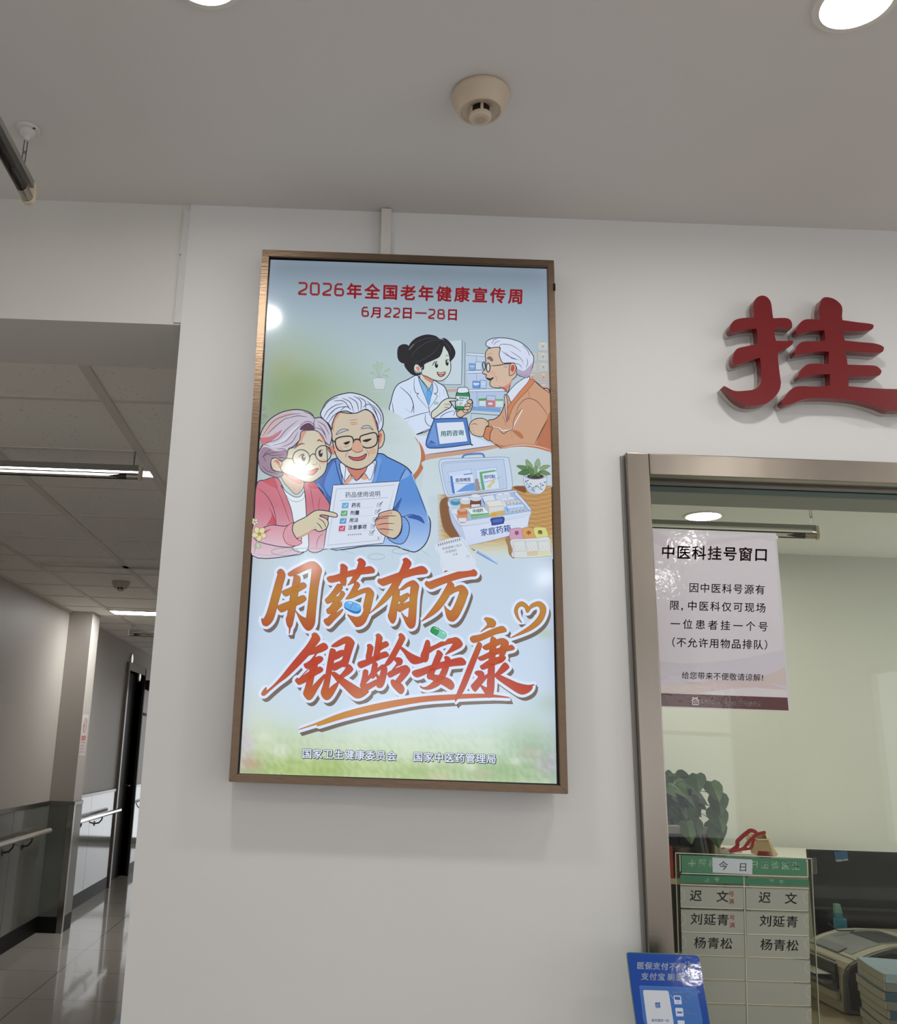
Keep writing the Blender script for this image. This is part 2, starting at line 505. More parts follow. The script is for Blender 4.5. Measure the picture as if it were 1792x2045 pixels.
# ================================================================== lamps
M_lamp = mat('lit_diffuser', (255, 253, 248), .4, emit=DOWNLIGHT)
M_lampoff = mat('lit_office_diffuser', (255, 255, 246), .4, emit=OFFICE)
M_rim = mat('downlight_rim_white', (226, 222, 216), .35)
def downlight(x, y, z, label, m, r=.0575, group='round ceiling downlights'):
    t = thing('ceiling_downlight', label, 'ceiling light', (x, y, z), group)
    MB().lathe([(r + .017, 0), (r + .015, -.004), (r + .003, -.006), (r, -.004), (r, .0)], (x, y, z), 48).build('rim', M_rim, t)
    MB().lathe([(r, -.002), (r * .6, -.003), (0.0001, -.0032)], (x, y, z), 48).build('diffuser', m, t)
    return t
for i, (x, y) in enumerate([(.904, 1.39), (-.276, 1.39), (2.085, 1.39), (3.265, 1.39), (-.21, -.34), (1.76, .1), (3.0, .1), (-1.6, -.34), (-.21, -2.9), (1.62, -2.95), (2.235, -1.44), (3.4, -1.0), (2.5, -2.64), (-1.6, -2.9)]):  # some far-right lamps are unseen extras, added to brighten the wall there
    lab = {0: 'glaring round downlight in the hall ceiling above the red wall character', 1: 'round downlight cut by the top edge above the display'}.get(i, 'unseen round white downlight in the hall ceiling')
    downlight(x, y, ZC, lab, M_lamp)

# long light strips recessed into the corridor ceiling
M_strip = mat('lit_strip', (252, 251, 247), .4, emit=STRIP)
M_strip_far = mat('lit_strip_far', (252, 252, 250), .4, emit=STRIP * 4.5)
M_stripoff = mat('unlit_strip', (176, 172, 166), .4)
def strip_light(x0, x1, y0, y1, label, m):
    t = thing('ceiling_strip_light', label, 'ceiling light', ((x0 + x1) / 2, (y0 + y1) / 2, ZK), 'corridor ceiling strips')
    MB().box((x0 - .012, y0 - .012, ZK - .008), (x1 + .012, y0, ZK)).box((x0 - .012, y1, ZK - .008), (x1 + .012, y1 + .012, ZK)).box((x0 - .012, y0, ZK - .008), (x0, y1, ZK)).box((x1, y0, ZK - .008), (x1 + .012, y1, ZK)).build('frame', M_tbar, t)
    MB().box((x0, y0, ZK - .006), (x1, y1, ZK - .001)).build('diffuser', m, t)
    return t
a = onZ(299.5, 937.9, ZK); b = onZ(306, 949.6, ZK)
strip_light(a.x - 1.16, (a.x + b.x) / 2, a.y, b.y, 'lit white ceiling strip showing past the end of the hanging corridor tube', M_strip)
a = onZ(219, 1218, ZK); b = onZ(219, 1224.5, ZK); c = onZ(314, 1224, ZK)
strip_light(a.x, a.x + .75, a.y, b.y, 'lit bluish white ceiling strip deep in the corridor past the smoke detector', M_strip_far)
a = onZ(75, 1122, ZK); b = onZ(75, 1127, ZK)
strip_light(a.x, a.x + 1.17, a.y, b.y, 'unlit grey ceiling strip nearer than the corridor smoke detector', M_stripoff)

# office lamps
p = onZ(1405, 1030, OZC)
downlight(p.x, p.y, OZC, 'round downlight seen through the counter window above the notice', M_lampoff, .075, 'office downlights')
downlight(3.15, 3.5, OZC, 'round downlight inside the office out of sight to the right', M_lampoff, .075, 'office downlights')
downlight(.35, 3.5, OZC, 'round downlight inside the office just behind the window wall', M_lampoff, .075, 'office downlights')
# ================================================================== the display on the white wall
SY = 2.070          # picture plane
tv = thing('information_display', 'tall bronze-framed screen on the white wall showing a cartoon health poster', 'screen', (.147, W, 2.05))
M_bronze = mat('brushed_bronze', (122, 103, 86), .36, metal=1., noise=.14, nscale=30, stretch=(1, 1, 6), bump=.06)
M_bezel = mat('black_bezel', (9, 9, 10), .25)
M_back = mat('display_back_case', (40, 38, 36), .5)
fx0, fx1, fz0, fz1 = -.2120, .5075, 1.4245, 2.682        # outer frame
ix0, ix1, iz0, iz1 = -.1945, .4905, 1.4415, 2.6640       # metal / black edge
FY = 2.060
def rail(a, b, c, d, nm='frame_rail'):
    """mitred rail: outer edge a-b, inner edge d-c (x, z)"""
    m = MB()
    q = [Vector((p[0], FY, p[1])) for p in (a, b, c, d)]
    m.prism(q, (0, .045, 0), bev=.0012)
    return m.build(nm, M_bronze, tv)
rail((fx0, fz1), (fx1, fz1), (ix1, iz1), (ix0, iz1)); rail((fx0, fz0), (fx1, fz0), (ix1, iz0), (ix0, iz0))
rail((fx0, fz0), (fx0, fz1), (ix0, iz1), (ix0, iz0)); rail((fx1, fz0), (fx1, fz1), (ix1, iz1), (ix1, iz0))
MB().box((ix0 - .004, SY + .003, iz0 - .004), (ix1 + .004, SY + .02, iz1 + .004)).build('bezel', M_bezel, tv)
MB().box((fx0 + .03, SY + .02, fz0 + .03), (fx1 - .03, W - .012, fz1 - .03)).build('rear_case', M_back, tv)
MB().box((fx0 + .2, W - .014, fz0 + .3), (fx1 - .2, W - .001, fz1 - .3)).build('wall_bracket', M_back, tv)
a = onY(1104.6, 566, FY); b = onY(1109.8, 580.5, FY)
MB().box((a.x, FY - .0008, b.z), (b.x, FY + .004, a.z), bev=.0006).build('sensor_window', M_bezel, tv)

def mix(a, b, t): t = max(0, min(1, t)); return tuple(a[i] + (b[i] - a[i]) * t for i in range(3))
def ramp(keys, t):
    for (t0, c0), (t1, c1) in zip(keys, keys[1:]):
        if t <= t1: return mix(c0, c1, (t - t0) / (t1 - t0))
    return keys[-1][1]
SC = [(540.7, 518.5), (1092.9, 536.9), (1112.1, 1565.2), (478.8, 1544.3)]
def warp(u, v):
    a = [SC[0][i] + (SC[1][i] - SC[0][i]) * u for i in (0, 1)]; b = [SC[3][i] + (SC[2][i] - SC[3][i]) * u for i in (0, 1)]
    return (a[0] + (b[0] - a[0]) * v, a[1] + (b[1] - a[1]) * v)
BLOBS = [  # x, y, rx, ry, colour, strength: the poster's own watercolour ground
    (575, 790, 95, 70, (120, 146, 92), .8), (650, 800, 120, 70, (150, 170, 128), .6), (560, 700, 90, 50, (160, 174, 150), .5), (790, 880, 60, 60, (172, 192, 164), .5),
    (545, 870, 50, 80, (140, 156, 118), .6), (560, 735, 28, 22, (158, 166, 122), .55), (600, 770, 40, 26, (136, 154, 102), .45),
    (500, 1480, 60, 55, (196, 208, 168), .7), (560, 1490, 90, 40, (186, 206, 160), .6), (800, 1490, 260, 34, (196, 214, 182), .7), (1050, 1480, 70, 60, (178, 202, 178), .6),
    (620, 1535, 160, 26, (160, 186, 104), .9), (800, 1545, 200, 24, (158, 182, 110), .85), (1000, 1540, 120, 26, (140, 172, 120), .8), (1070, 1500, 60, 40, (150, 178, 150), .6), (500, 1530, 40, 30, (150, 172, 110), .7),
    (492, 1485, 16, 26, (196, 176, 190), .8), (498, 1525, 22, 15, (190, 140, 120), .75), (1098, 1525, 24, 20, (186, 172, 196), .7), (1060, 1505, 18, 12, (196, 182, 176), .6), (960, 1545, 22, 8, (188, 168, 150), .5), (880, 1552, 26, 7, (200, 172, 150), .5),
    (560, 1500, 18, 12, (222, 226, 214), .7), (530, 1470, 14, 12, (216, 222, 206), .6), (940, 1530, 16, 10, (218, 222, 206), .6), (1030, 1520, 14, 10, (214, 220, 210), .6), (860, 1525, 12, 8, (214, 218, 190), .5), (620, 1515, 12, 9, (214, 220, 190), .5),
    (1090, 1265, 16, 8, (178, 198, 160), .7), (1100, 1405, 30, 18, (172, 196, 176), .6), (500, 1400, 40, 40, (190, 206, 198), .5), (510, 1100, 40, 60, (196, 206, 190), .4)]
BASE = [(0, (122, 137, 152)), (.015, (118, 133, 146)), (.06, (142, 160, 174)), (.12, (160, 180, 192)), (.2, (174, 194, 204)), (.35, (186, 203, 212)), (.5, (192, 208, 218)), (.6, (190, 208, 226)), (.8, (196, 214, 234)), (.9, (202, 218, 230)), (1, (196, 210, 190))]  # background tone, with the screen's viewing-angle dimming painted in at the top
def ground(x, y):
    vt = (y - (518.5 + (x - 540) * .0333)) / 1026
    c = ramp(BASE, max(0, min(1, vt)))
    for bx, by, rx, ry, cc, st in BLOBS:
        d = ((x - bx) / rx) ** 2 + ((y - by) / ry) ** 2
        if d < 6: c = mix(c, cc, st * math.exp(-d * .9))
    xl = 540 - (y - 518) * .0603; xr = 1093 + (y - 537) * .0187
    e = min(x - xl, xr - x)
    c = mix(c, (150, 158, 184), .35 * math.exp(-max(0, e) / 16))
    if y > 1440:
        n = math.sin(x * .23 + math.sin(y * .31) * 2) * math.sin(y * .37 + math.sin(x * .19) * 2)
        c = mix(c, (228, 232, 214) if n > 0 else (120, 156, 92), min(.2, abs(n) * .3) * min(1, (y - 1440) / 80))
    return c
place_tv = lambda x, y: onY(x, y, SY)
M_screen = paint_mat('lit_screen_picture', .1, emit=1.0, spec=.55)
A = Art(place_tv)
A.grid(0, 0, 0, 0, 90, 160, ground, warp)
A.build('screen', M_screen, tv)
INK = (34, 38, 62)

# ---- lettering at the top --------------------------------------------------
T = Art(place_tv); T.k = 40
RED = (132, 30, 36)
T.frame(500, 500, 2.8)
SEG = {'2': [(0, .06), (.12, 0), (.85, 0), (1, .1), (1, .38), (.9, .52), (.12, .82), (0, .95), (0, 1), (1, 1)],
       '0': [(0, .12), (.14, 0), (.86, 0), (1, .12), (1, .88), (.86, 1), (.14, 1), (0, .88), (0, .12)],
       '6': [(.92, 0), (.3, 0), (.08, .14), (0, .4), (0, .88), (.14, 1), (.86, 1), (1, .88), (1, .55), (.86, .44), (.05, .44)],
       '8': [(.12, .46), (.06, .36), (.06, .1), (.2, 0), (.8, 0), (.94, .1), (.94, .36), (.86, .46), (.12, .46), (0, .58), (0, .9), (.14, 1), (.86, 1), (1, .9), (1, .58), (.86, .46)]}
def digit(art, d, x, y, w, h, t, col):
    sl = math.tan(math.radians(1.9))
    art.line([(x + t / 2 + px * (w - t), y - h + t / 2 + py * (h - t) + (px * w) * sl) for px, py in SEG[d]], t, col, False, False)
x0 = 265
for i, d in enumerate('2026'): digit(T, d, x0 + i * 68, 250 + i * 2.3, 56, 74, 12, RED)
for ch, x in zip('年全国老年健康宣传周', (537, 637, 738, 838, 938, 1038, 1139, 1239, 1340, 1440)):
    T.text(ch, x, 259 + (x - 537) * .0335, 88, RED, .032, 1.9)
T.build('title_lettering', M_screen, tv)
T = Art(place_tv); T.k = 40; T.frame(500, 500, 2.8)
for d, x in zip('6', (622,)): digit(T, d, x, 372, 42, 58, 10, RED)
T.text('月', 672, 371, 66, RED, .03, 1.9)
digit(T, '2', 748, 376, 42, 58, 10, RED); digit(T, '2', 797, 378, 42, 58, 10, RED)
T.text('日', 842, 376, 70, RED, .03, 1.9)
T.line([(922, 350), (986, 352)], 10, RED)
digit(T, '2', 993, 384, 42, 58, 10, RED); digit(T, '8', 1045, 386, 44, 58, 10, RED)
T.text('日', 1095, 385, 70, RED, .03, 1.9)
T.build('date_lettering', M_screen, tv)

# ---- big brush lettering ---------------------------------------------------
GLY = {}
def G(name, ox, oy, sc, ramp_keys, *polys): GLY[name] = (ox, oy, sc, ramp_keys, polys)
K1 = [(1115, (182, 62, 40)), (1150, (182, 88, 48)), (1195, (182, 128, 54)), (1225, (182, 112, 52)), (1262, (172, 80, 42))]
G('yong', 510, 1110, 11.947, [(1115, (190, 100, 78)), (1140, (178, 98, 54)), (1185, (176, 122, 48)), (1215, (176, 112, 46)), (1262, (170, 74, 40))],  # the top tone has a reflection on the screen painted in
  [(525,410),(560,350),(615,325),(680,375),(715,460),(700,560),(660,690),(620,860),(570,1040),(520,1220),(480,1370),(430,1520),(370,1610),(290,1675),(240,1675),(190,1650),(160,1580),(155,1520),(170,1495),(185,1530),(230,1470),(280,1360),(330,1200),(390,980),(450,760),(500,580),(540,450)],
  [(780,440),(800,415),(920,335),(1080,250),(1250,170),(1340,148),(1420,158),(1510,225),(1570,310),(1585,370),(1560,470),(1530,600),(1500,780),(1470,1050),(1445,1300),(1430,1500),(1415,1620),(1370,1720),(1310,1775),(1240,1780),(1165,1710),(1090,1590),(1030,1460),(960,1310),(960,1310),(1030,1390),(1120,1460),(1200,1490),(1220,1480),(1240,1330),(1270,1080),(1300,820),(1330,560),(1350,370),(1345,310),(1300,310),(1150,375),(960,460),(850,490),(800,475)],
  [(925,490),(1000,475),(1060,510),(1075,570),(1062,665),(1030,860),(1005,1000),(975,1190),(945,1370),(910,1550),(880,1670),(840,1740),(820,1850),(812,1850),(810,1735),(770,1670),(745,1580),(740,1500),(765,1430),(790,1280),(820,1090),(845,920),(880,740),(915,560)],
  [(640,870),(690,828),(800,785),(880,745),(1062,668),(1140,648),(1190,665),(1220,720),(1190,770),(1110,820),(1030,860),(850,920),(770,960),(710,965),(665,920)],
  [(525,1210),(620,1165),(810,1090),(1005,1000),(1120,955),(1180,970),(1215,1030),(1190,1080),(1100,1140),(975,1195),(790,1280),(640,1350),(580,1320),(540,1265)])
G('yao', 640, 1110, 11.947, K1,
  [(160,545),(200,505),(330,480),(470,435),(640,385),(860,330),(1040,290),(1160,262),(1220,275),(1280,330),(1292,370),(1270,410),(1150,430),(960,450),(780,485),(620,520),(460,600),(360,625),(270,642),(200,620)],
  [(480,235),(520,203),(590,230),(640,280),(645,310),(635,390),(620,520),(615,620),(600,700),(570,720),(520,700),(480,640),(465,560),(475,420),(488,270)],
  [(880,120),(920,80),(970,72),(1040,120),(1075,180),(1070,230),(1040,290),(960,450),(900,540),(820,630),(650,715),(650,715),(720,620),(790,480),(860,330),(900,220),(915,140)],
  [(395,700),(435,680),(490,695),(525,745),(520,790),(470,860),(350,970),(350,970),(430,975),(500,860),(540,855),(580,900),(580,930),(540,1000),(470,1090),(410,1155),(410,1155),(530,1105),(520,1180),(440,1270),(330,1395),(330,1395),(430,1340),(520,1285),(535,1300),(470,1400),(340,1530),(240,1640),(190,1675),(140,1650),(100,1590),(88,1540),(130,1505),(165,1495),(240,1420),(310,1345),(310,1345),(215,1390),(170,1370),(150,1310),(165,1275),(230,1220),(330,1080),(330,1080),(180,1145),(130,1100),(120,1050),(190,980),(280,870),(350,770)],
  [(805,660),(850,628),(900,650),(940,700),(930,740),(850,860),(850,860),(1000,800),(1120,770),(1180,780),(1250,850),(1275,920),(1255,1020),(1220,1180),(1180,1330),(1120,1480),(1060,1600),(980,1670),(900,1695),(850,1690),(780,1600),(700,1490),(640,1405),(640,1405),(760,1450),(880,1470),(960,1440),(1010,1370),(1030,1200),(1080,960),(1090,890),(1060,885),(950,925),(740,1020),(600,1040),(600,1040),(700,900),(780,750),(810,690)])
G('you', 730, 1110, 11.947, K1,
  [(888,105),(940,65),(990,70),(1060,130),(1090,190),(1070,250),(1010,350),(890,550),(760,780),(640,930),(500,1080),(350,1200),(90,1385),(90,1385),(230,1240),(400,1020),(540,830),(660,630),(800,410),(870,260),(910,140)],
  [(292,605),(330,550),(360,565),(600,480),(800,410),(1020,345),(1200,290),(1330,258),(1410,285),(1470,350),(1478,380),(1440,430),(1180,465),(890,550),(660,635),(440,717),(370,695),(310,650)],
  [(670,900),(760,790),(810,830),(805,960),(780,1100),(750,1300),(725,1500),(680,1600),(630,1610),(570,1530),(540,1430),(560,1370),(600,1200),(640,1020)],
  [(810,820),(810,820),(900,730),(1000,650),(1120,600),(1190,620),(1255,690),(1270,750),(1250,850),(1225,1050),(1210,1300),(1195,1550),(1170,1680),(1110,1730),(1050,1725),(980,1640),(920,1510),(850,1350),(850,1350),(930,1440),(1010,1480),(1025,1440),(1040,1280),(1060,1000),(1080,760),(1075,725),(1000,750),(880,820)],
  [(790,1000),(860,960),(990,900),(1030,915),(1045,955),(1000,1020),(850,1175),(850,1175),(1020,1105),(1060,1130),(1050,1210),(930,1280),(820,1340),(770,1310),(750,1250),(760,1210),(880,1075),(880,1075),(830,1095),(780,1080)])
G('fang', 840, 1110, 13.785, K1,
  [(680,115),(725,72),(800,85),(900,95),(970,140),(1015,200),(1030,280),(1000,350),(940,380),(850,385),(640,465),(640,465),(730,370),(770,290),(760,240),(710,180)],
  [(120,770),(170,705),(220,730),(400,665),(700,560),(1000,460),(1340,352),(1420,362),(1510,420),(1550,490),(1510,560),(1350,575),(1100,625),(800,715),(500,830),(300,915),(210,880),(150,830)],
  [(740,740),(800,710),(870,750),(915,820),(900,900),(800,1080),(680,1280),(520,1480),(330,1640),(20,1815),(20,1815),(150,1670),(330,1450),(520,1180),(660,940),(740,790)],
  [(890,910),(890,910),(1000,850),(1100,820),(1180,840),(1260,920),(1302,1020),(1270,1140),(1200,1340),(1100,1560),(1020,1700),(930,1790),(860,1810),(780,1780),(720,1690),(690,1560),(650,1375),(650,1375),(720,1460),(790,1510),(840,1520),(900,1440),(980,1270),(1050,1080),(1075,990),(1040,975),(930,1010),(800,1080)])
K2 = [(1262, (184, 92, 48)), (1290, (182, 72, 44)), (1320, (180, 60, 42)), (1355, (182, 72, 44)), (1400, (184, 106, 48))]
G('yin', 515, 1255, 7.791, K2,
  [(845,95),(885,72),(930,95),(968,160),(950,210),(870,310),(810,400),(700,520),(560,660),(440,770),(330,850),(200,960),(110,1040),(70,1038),(62,1010),(100,950),(135,920),(140,970),(240,890),(360,760),(480,610),(620,440),(760,270),(840,140)],
  [(870,315),(950,265),(1020,232),(1065,250),(1090,300),(1060,335),(960,380),(830,410),(760,430),(790,370)],
  [(720,560),(760,540),(860,475),(950,437),(1000,450),(1015,480),(990,520),(930,560),(780,625),(735,605)],
  [(930,375),(870,475),(780,560),(860,450)],
  [(585,810),(615,775),(650,780),(760,700),(920,615),(980,605),(1015,640),(990,680),(900,730),(770,820),(650,875),(610,850)],
  [(805,625),(720,705),(640,790),(740,680)],
  [(860,480),(930,560),(915,620),(880,740),(845,910),(845,910),(960,790),(1040,715),(1030,780),(940,930),(850,1080),(790,1112),(740,1070),(712,1010),(740,920),(770,800),(810,640)],
  [(1148,275),(1230,210),(1330,150),(1395,132),(1450,155),(1500,215),(1495,260),(1450,400),(1400,560),(1360,600),(1310,600),(1185,660),(1175,560),(1310,490),(1340,360),(1370,235),(1370,235),(1340,240),(1240,285),(1180,290)],
  [(1205,385),(1290,345),(1350,355),(1315,430),(1185,495),(1175,440)],
  [(1128,335),(1165,320),(1205,340),(1210,385),(1185,500),(1165,620),(1140,720),(1100,950),(1100,950),(1180,880),(1250,840),(1240,900),(1150,1060),(1080,1112),(1020,1080),(985,1000),(1020,880),(1060,700),(1090,520)],
  [(1395,575),(1430,570),(1475,620),(1475,655),(1420,710),(1330,770),(1260,850),(1180,730),(1270,735),(1350,650)],
  [(1155,720),(1190,680),(1330,775),(1450,850),(1600,940),(1690,960),(1720,990),(1640,1060),(1570,1085),(1510,1075),(1430,1010),(1340,920),(1240,820)])
G('ling', 700, 1260, 12.8, K2,
  [(430,380),(470,345),(530,360),(580,430),(565,520),(540,665),(560,740),(420,740),(400,650),(420,560),(440,430)],
  [(645,125),(700,80),(760,105),(812,180),(800,270),(770,450),(745,590),(720,720),(590,720),(600,600),(630,420),(665,160)],
  [(790,320),(900,275),(950,300),(975,350),(950,395),(860,440),(750,495),(740,350)],
  [(185,850),(230,795),(420,735),(600,650),(745,585),(880,537),(940,560),(978,620),(940,665),(800,710),(580,815),(400,900),(270,950),(210,910)],
  [(330,1030),(385,990),(445,1030),(445,1100),(435,1190),(410,1360),(690,1240),(690,1360),(420,1535),(440,1580),(330,1640),(290,1500),(250,1400),(270,1320),(310,1150)],
  [(580,820),(640,800),(690,860),(685,960),(800,875),(870,880),(800,960),(680,1060),(640,1150),(575,1220),(520,1205),(410,1310),(440,1190),(520,1070),(550,930)],
  [(790,980),(860,880),(910,900),(935,1000),(910,1150),(860,1350),(800,1440),(740,1455),(680,1430),(680,1350),(690,1240),(655,1150),(675,1100),(735,1165),(770,1080)],
  [(1232,110),(1280,70),(1350,110),(1392,190),(1370,260),(1290,410),(1200,570),(1110,730),(1020,840),(940,890),(870,880),(960,720),(1090,490),(1200,280),(1250,160)],
  [(1290,420),(1340,435),(1480,540),(1640,630),(1792,690),(1930,740),(1880,790),(1760,830),(1640,850),(1550,815),(1450,700),(1370,570),(1270,450)],
  [(1130,690),(1250,690),(1310,730),(1330,790),(1290,870),(1200,900),(1060,1010),(1150,890),(1180,820),(1110,735)],
  [(945,1090),(1060,1010),(1250,930),(1400,885),(1470,920),(1520,1000),(1490,1080),(1380,1220),(1260,1330),(1160,1280),(1240,1160),(1310,1045),(1310,1045),(1160,1120),(1020,1190),(970,1160)],
  [(1035,1290),(1075,1250),(1160,1280),(1260,1330),(1330,1390),(1372,1490),(1340,1580),(1290,1610),(1220,1570),(1070,1410)])
G('an', 810, 1240, 12.8, K2,
  [(515,530),(560,497),(610,540),(625,680),(600,820),(575,980),(540,1040),(490,1055),(430,1020),(390,920),(400,850),(450,730)],
  [(620,690),(760,620),(910,540),(1010,540),(1080,470),(1180,450),(1280,428),(1370,470),(1440,560),(1450,610),(1400,680),(1250,760),(1005,875),(1005,875),(1130,720),(1225,575),(1225,575),(1100,590),(900,660),(740,735),(600,820)],
  [(795,790),(835,757),(900,795),(945,860),(920,930),(860,1070),(780,1230),(730,1370),(880,1400),(1000,1440),(1080,1470),(1170,1530),(1230,1620),(1235,1690),(1190,1750),(1130,1750),(1020,1680),(890,1610),(720,1530),(650,1500),(580,1480),(550,1420),(575,1330),(670,1130),(750,930),(795,830)],
  [(990,935),(1030,908),(1100,930),(1140,1000),(1110,1160),(1060,1320),(1000,1440),(890,1610),(780,1690),(650,1740),(530,1755),(410,1720),(365,1660),(365,1660),(450,1705),(570,1670),(700,1560),(850,1400),(940,1210),(1000,1050),(1005,980)],
  [(170,1330),(215,1280),(400,1225),(660,1135),(870,1070),(1140,1000),(1370,948),(1460,965),(1530,1040),(1535,1080),(1490,1130),(1220,1155),(940,1205),(760,1255),(580,1330),(400,1410),(290,1440),(210,1400)])
K3 = [(1235, (182, 126, 50)), (1270, (182, 110, 48)), (1300, (180, 86, 46)), (1335, (180, 62, 42)), (1375, (180, 66, 42)), (1402, (184, 90, 46))]
G('kang', 890, 1190, 8.145, K3,
  [(628,380),(650,358),(710,365),(770,385),(812,440),(800,490),(770,515),(690,520),(565,590),(565,590),(640,520),(678,465),(650,410)],
  [(400,695),(435,660),(560,635),(740,555),(900,500),(955,520),(985,565),(960,590),(800,630),(620,710),(500,755),(440,760),(410,730)],
  [(520,770),(550,760),(585,800),(560,890),(500,1040),(430,1220),(350,1420),(270,1580),(150,1725),(150,1725),(180,1600),(260,1400),(360,1150),(440,960),(500,820)],
  [(600,840),(630,810),(730,760),(820,720),(910,695),(970,710),(1018,760),(1010,830),(985,900),(950,985),(970,1020),(930,1070),(880,1095),(850,1095),(870,1000),(885,840),(905,785),(820,820),(720,865),(650,880)],
  [(730,885),(870,855),(1010,820),(1070,805),(1115,850),(1090,880),(980,905),(800,960),(720,960)],
  [(525,1010),(600,975),(720,915),(890,845),(860,930),(720,1000),(580,1055)],
  [(560,1150),(600,1120),(700,1050),(800,1010),(950,985),(965,1030),(880,1090),(700,1165),(600,1200)],
  [(735,690),(760,665),(800,690),(822,730),(810,900),(795,1100),(790,1300),(785,1500),(760,1620),(700,1655),(650,1600),(560,1450),(665,1495),(675,1400),(690,1200),(705,1000),(720,800)],
  [(475,1245),(520,1222),(590,1230),(625,1280),(600,1320),(540,1365),(690,1270),(670,1330),(580,1440),(500,1540),(470,1555),(430,1510),(415,1460),(450,1420),(530,1320),(490,1280)],
  [(940,1100),(985,1100),(1025,1150),(1020,1180),(950,1240),(870,1290),(790,1300),(850,1220)],
  [(790,1290),(870,1290),(1000,1345),(1170,1420),(1330,1455),(1440,1445),(1385,1480),(1410,1490),(1370,1550),(1300,1590),(1240,1602),(1170,1580),(1060,1510),(930,1420),(830,1345)])
G('heart', 890, 1190, 8.145, [(1200, (182, 130, 50)), (1290, (182, 116, 50))],
  [(1240,445),(1240,445),(1170,380),(1125,290),(1120,220),(1150,150),(1200,108),(1250,103),(1310,140),(1350,190),(1350,190),(1400,135),(1470,105),(1530,100),(1590,140),(1625,200),(1620,290),(1560,420),(1450,520),(1300,600),(1050,690),(1050,690),(1200,600),(1340,510),(1460,400),(1530,290),(1530,210),(1500,172),(1440,180),(1380,215),(1340,270),(1310,265),(1290,205),(1240,170),(1190,190),(1165,250),(1185,350)])
G('swoosh', 585, 1370, 3.896, None,
  [(45,340),(180,290),(400,205),(700,130),(1000,85),(1255,68),(1480,63),(1600,75),(1685,92),(1560,88),(1300,98),(1250,106),(1000,125),(700,180),(400,250),(200,310),(190,298)])
B = Art(place_tv); B.k = 330
for dx, dy, wd_, col in ((5.5, 8.5, 9, (112, 100, 92)), (3.2, 5, 9.5, (112, 100, 92)), (0, 0, 13, (212, 224, 244))):
    for nm, (ox, oy, sc, ks, polys) in GLY.items():
        B.frame(ox + dx, oy + dy, sc); B.k += 1
        for p in polys:
            k = B.k; B.fill(p, col, True, 3); B.line(p, wd_ * sc, col, True, True, 3); B.k = k + (1 if nm == 'swoosh' else 0)
for nm, (ox, oy, sc, ks, polys) in sorted(GLY.items(), key=lambda q: q[0] != 'swoosh'):
    B.frame(ox, oy, sc); B.k += 2
    cf = (lambda x, y, ks=ks: ramp(ks, y)) if ks else (lambda x, y: ramp([(590, (196, 146, 56)), (720, (192, 128, 52)), (900, (186, 92, 46)), (1020, (182, 72, 42))], x))
    for p in polys:
        k = B.k; B.line(p, 1.6 * sc, (150, 72, 44) if ks else (176, 100, 50), True, True, 4); B.k = k
    B.k += 1
    for p in polys:
        k = B.k; B.fill(p, cf, True, 4); B.k = k
B.k += 3
# blue tablet and green capsule lying on the lettering
B.frame(640, 1110, 11.947)
B.fill([(520,1130),(560,1080),(680,1045),(840,1085),(980,1150),(1020,1240),(1015,1340),(930,1425),(800,1420),(640,1360),(545,1280)], (212, 224, 244))
B.fill([(565,1180),(600,1110),(700,1088),(860,1130),(950,1190),(968,1260),(960,1330),(900,1385),(780,1375),(650,1310),(580,1260)], (52, 112, 178))
B.fill([(575,1170),(610,1110),(700,1092),(860,1132),(945,1190),(962,1240),(940,1300),(860,1330),(760,1310),(640,1260),(585,1220)], (96, 172, 232))
B.line([(800,1120),(760,1190),(715,1270)], 14, (50, 100, 160)).line([(812,1124),(772,1194),(728,1276)], 6, (190, 222, 244))
B.ell(710, 1130, 48, 14, (190, 222, 244), 10).ell(905, 1215, 24, 9, (190, 222, 244), 50)
B.frame(810, 1240, 12.8)
B.fill([(600,230),(660,130),(730,115),(900,190),(1070,280),(1085,380),(1010,500),(930,505),(700,390),(610,320)], (208, 226, 240))
B.fill([(628,240),(665,165),(720,142),(775,155),(870,210),(850,300),(800,390),(690,330),(635,285)], (40, 146, 84))
B.fill([(870,215),(1000,280),(1048,350),(1035,410),(960,470),(900,450),(805,392),(850,300)], (122, 198, 178))
B.line([(880,230),(1000,292),(1040,350),(1025,410),(955,462),(810,388)], 9, (70, 140, 130)).line([(770,185),(840,230)], 22, (190, 226, 204)).line([(930,280),(1010,335)], 20, (196, 230, 226)).ell(740, 185, 12, 12, (190, 226, 204))
B.fill([(640,250),(700,320),(790,372),(800,390),(690,335),(640,290)], (26, 110, 66))
B.build('slogan_lettering', M_screen, tv)

# ---- credit line -----------------------------------------------------------
Lc = Art(place_tv); Lc.k = 330
Lc.frame(460, 1100, 2.635)
for txt, x, y in (('国家卫生健康委员会', 377, 1086), ('国家中医药管理局', 961, 1103)):
    for dx, dy in ((0, 0), (2, 2)): Lc.text(txt, x + dx, y + dy, 53, (40, 46, 66), .062, 1.6, 55.6 if x < 500 else 55)
    Lc.k += 4
    Lc.text(txt, x, y, 53, (216, 226, 242), .018, 1.6, 55.6 if x < 500 else 55)
Lc.build('credit_lettering', M_screen, tv)
# ---- the cartoon on the screen ----------------------------------------------
D = Art(place_tv); D.k = 30
NV = (30, 34, 58)
SKIN, SKIN2, BLUSH = (198, 192, 172), (202, 180, 158), (200, 140, 122)
def L(pts, w=7, col=NV, **k): D.line(pts, w, col, taper=True, **k)
def S_(pts, col, w=8, ink=NV, sm=True): D.shape(pts, col, ink, w, sm)
def fade(c0, c1, y0, y1): return lambda x, y: mix(c0, c1, (y - y0) / (y1 - y0))

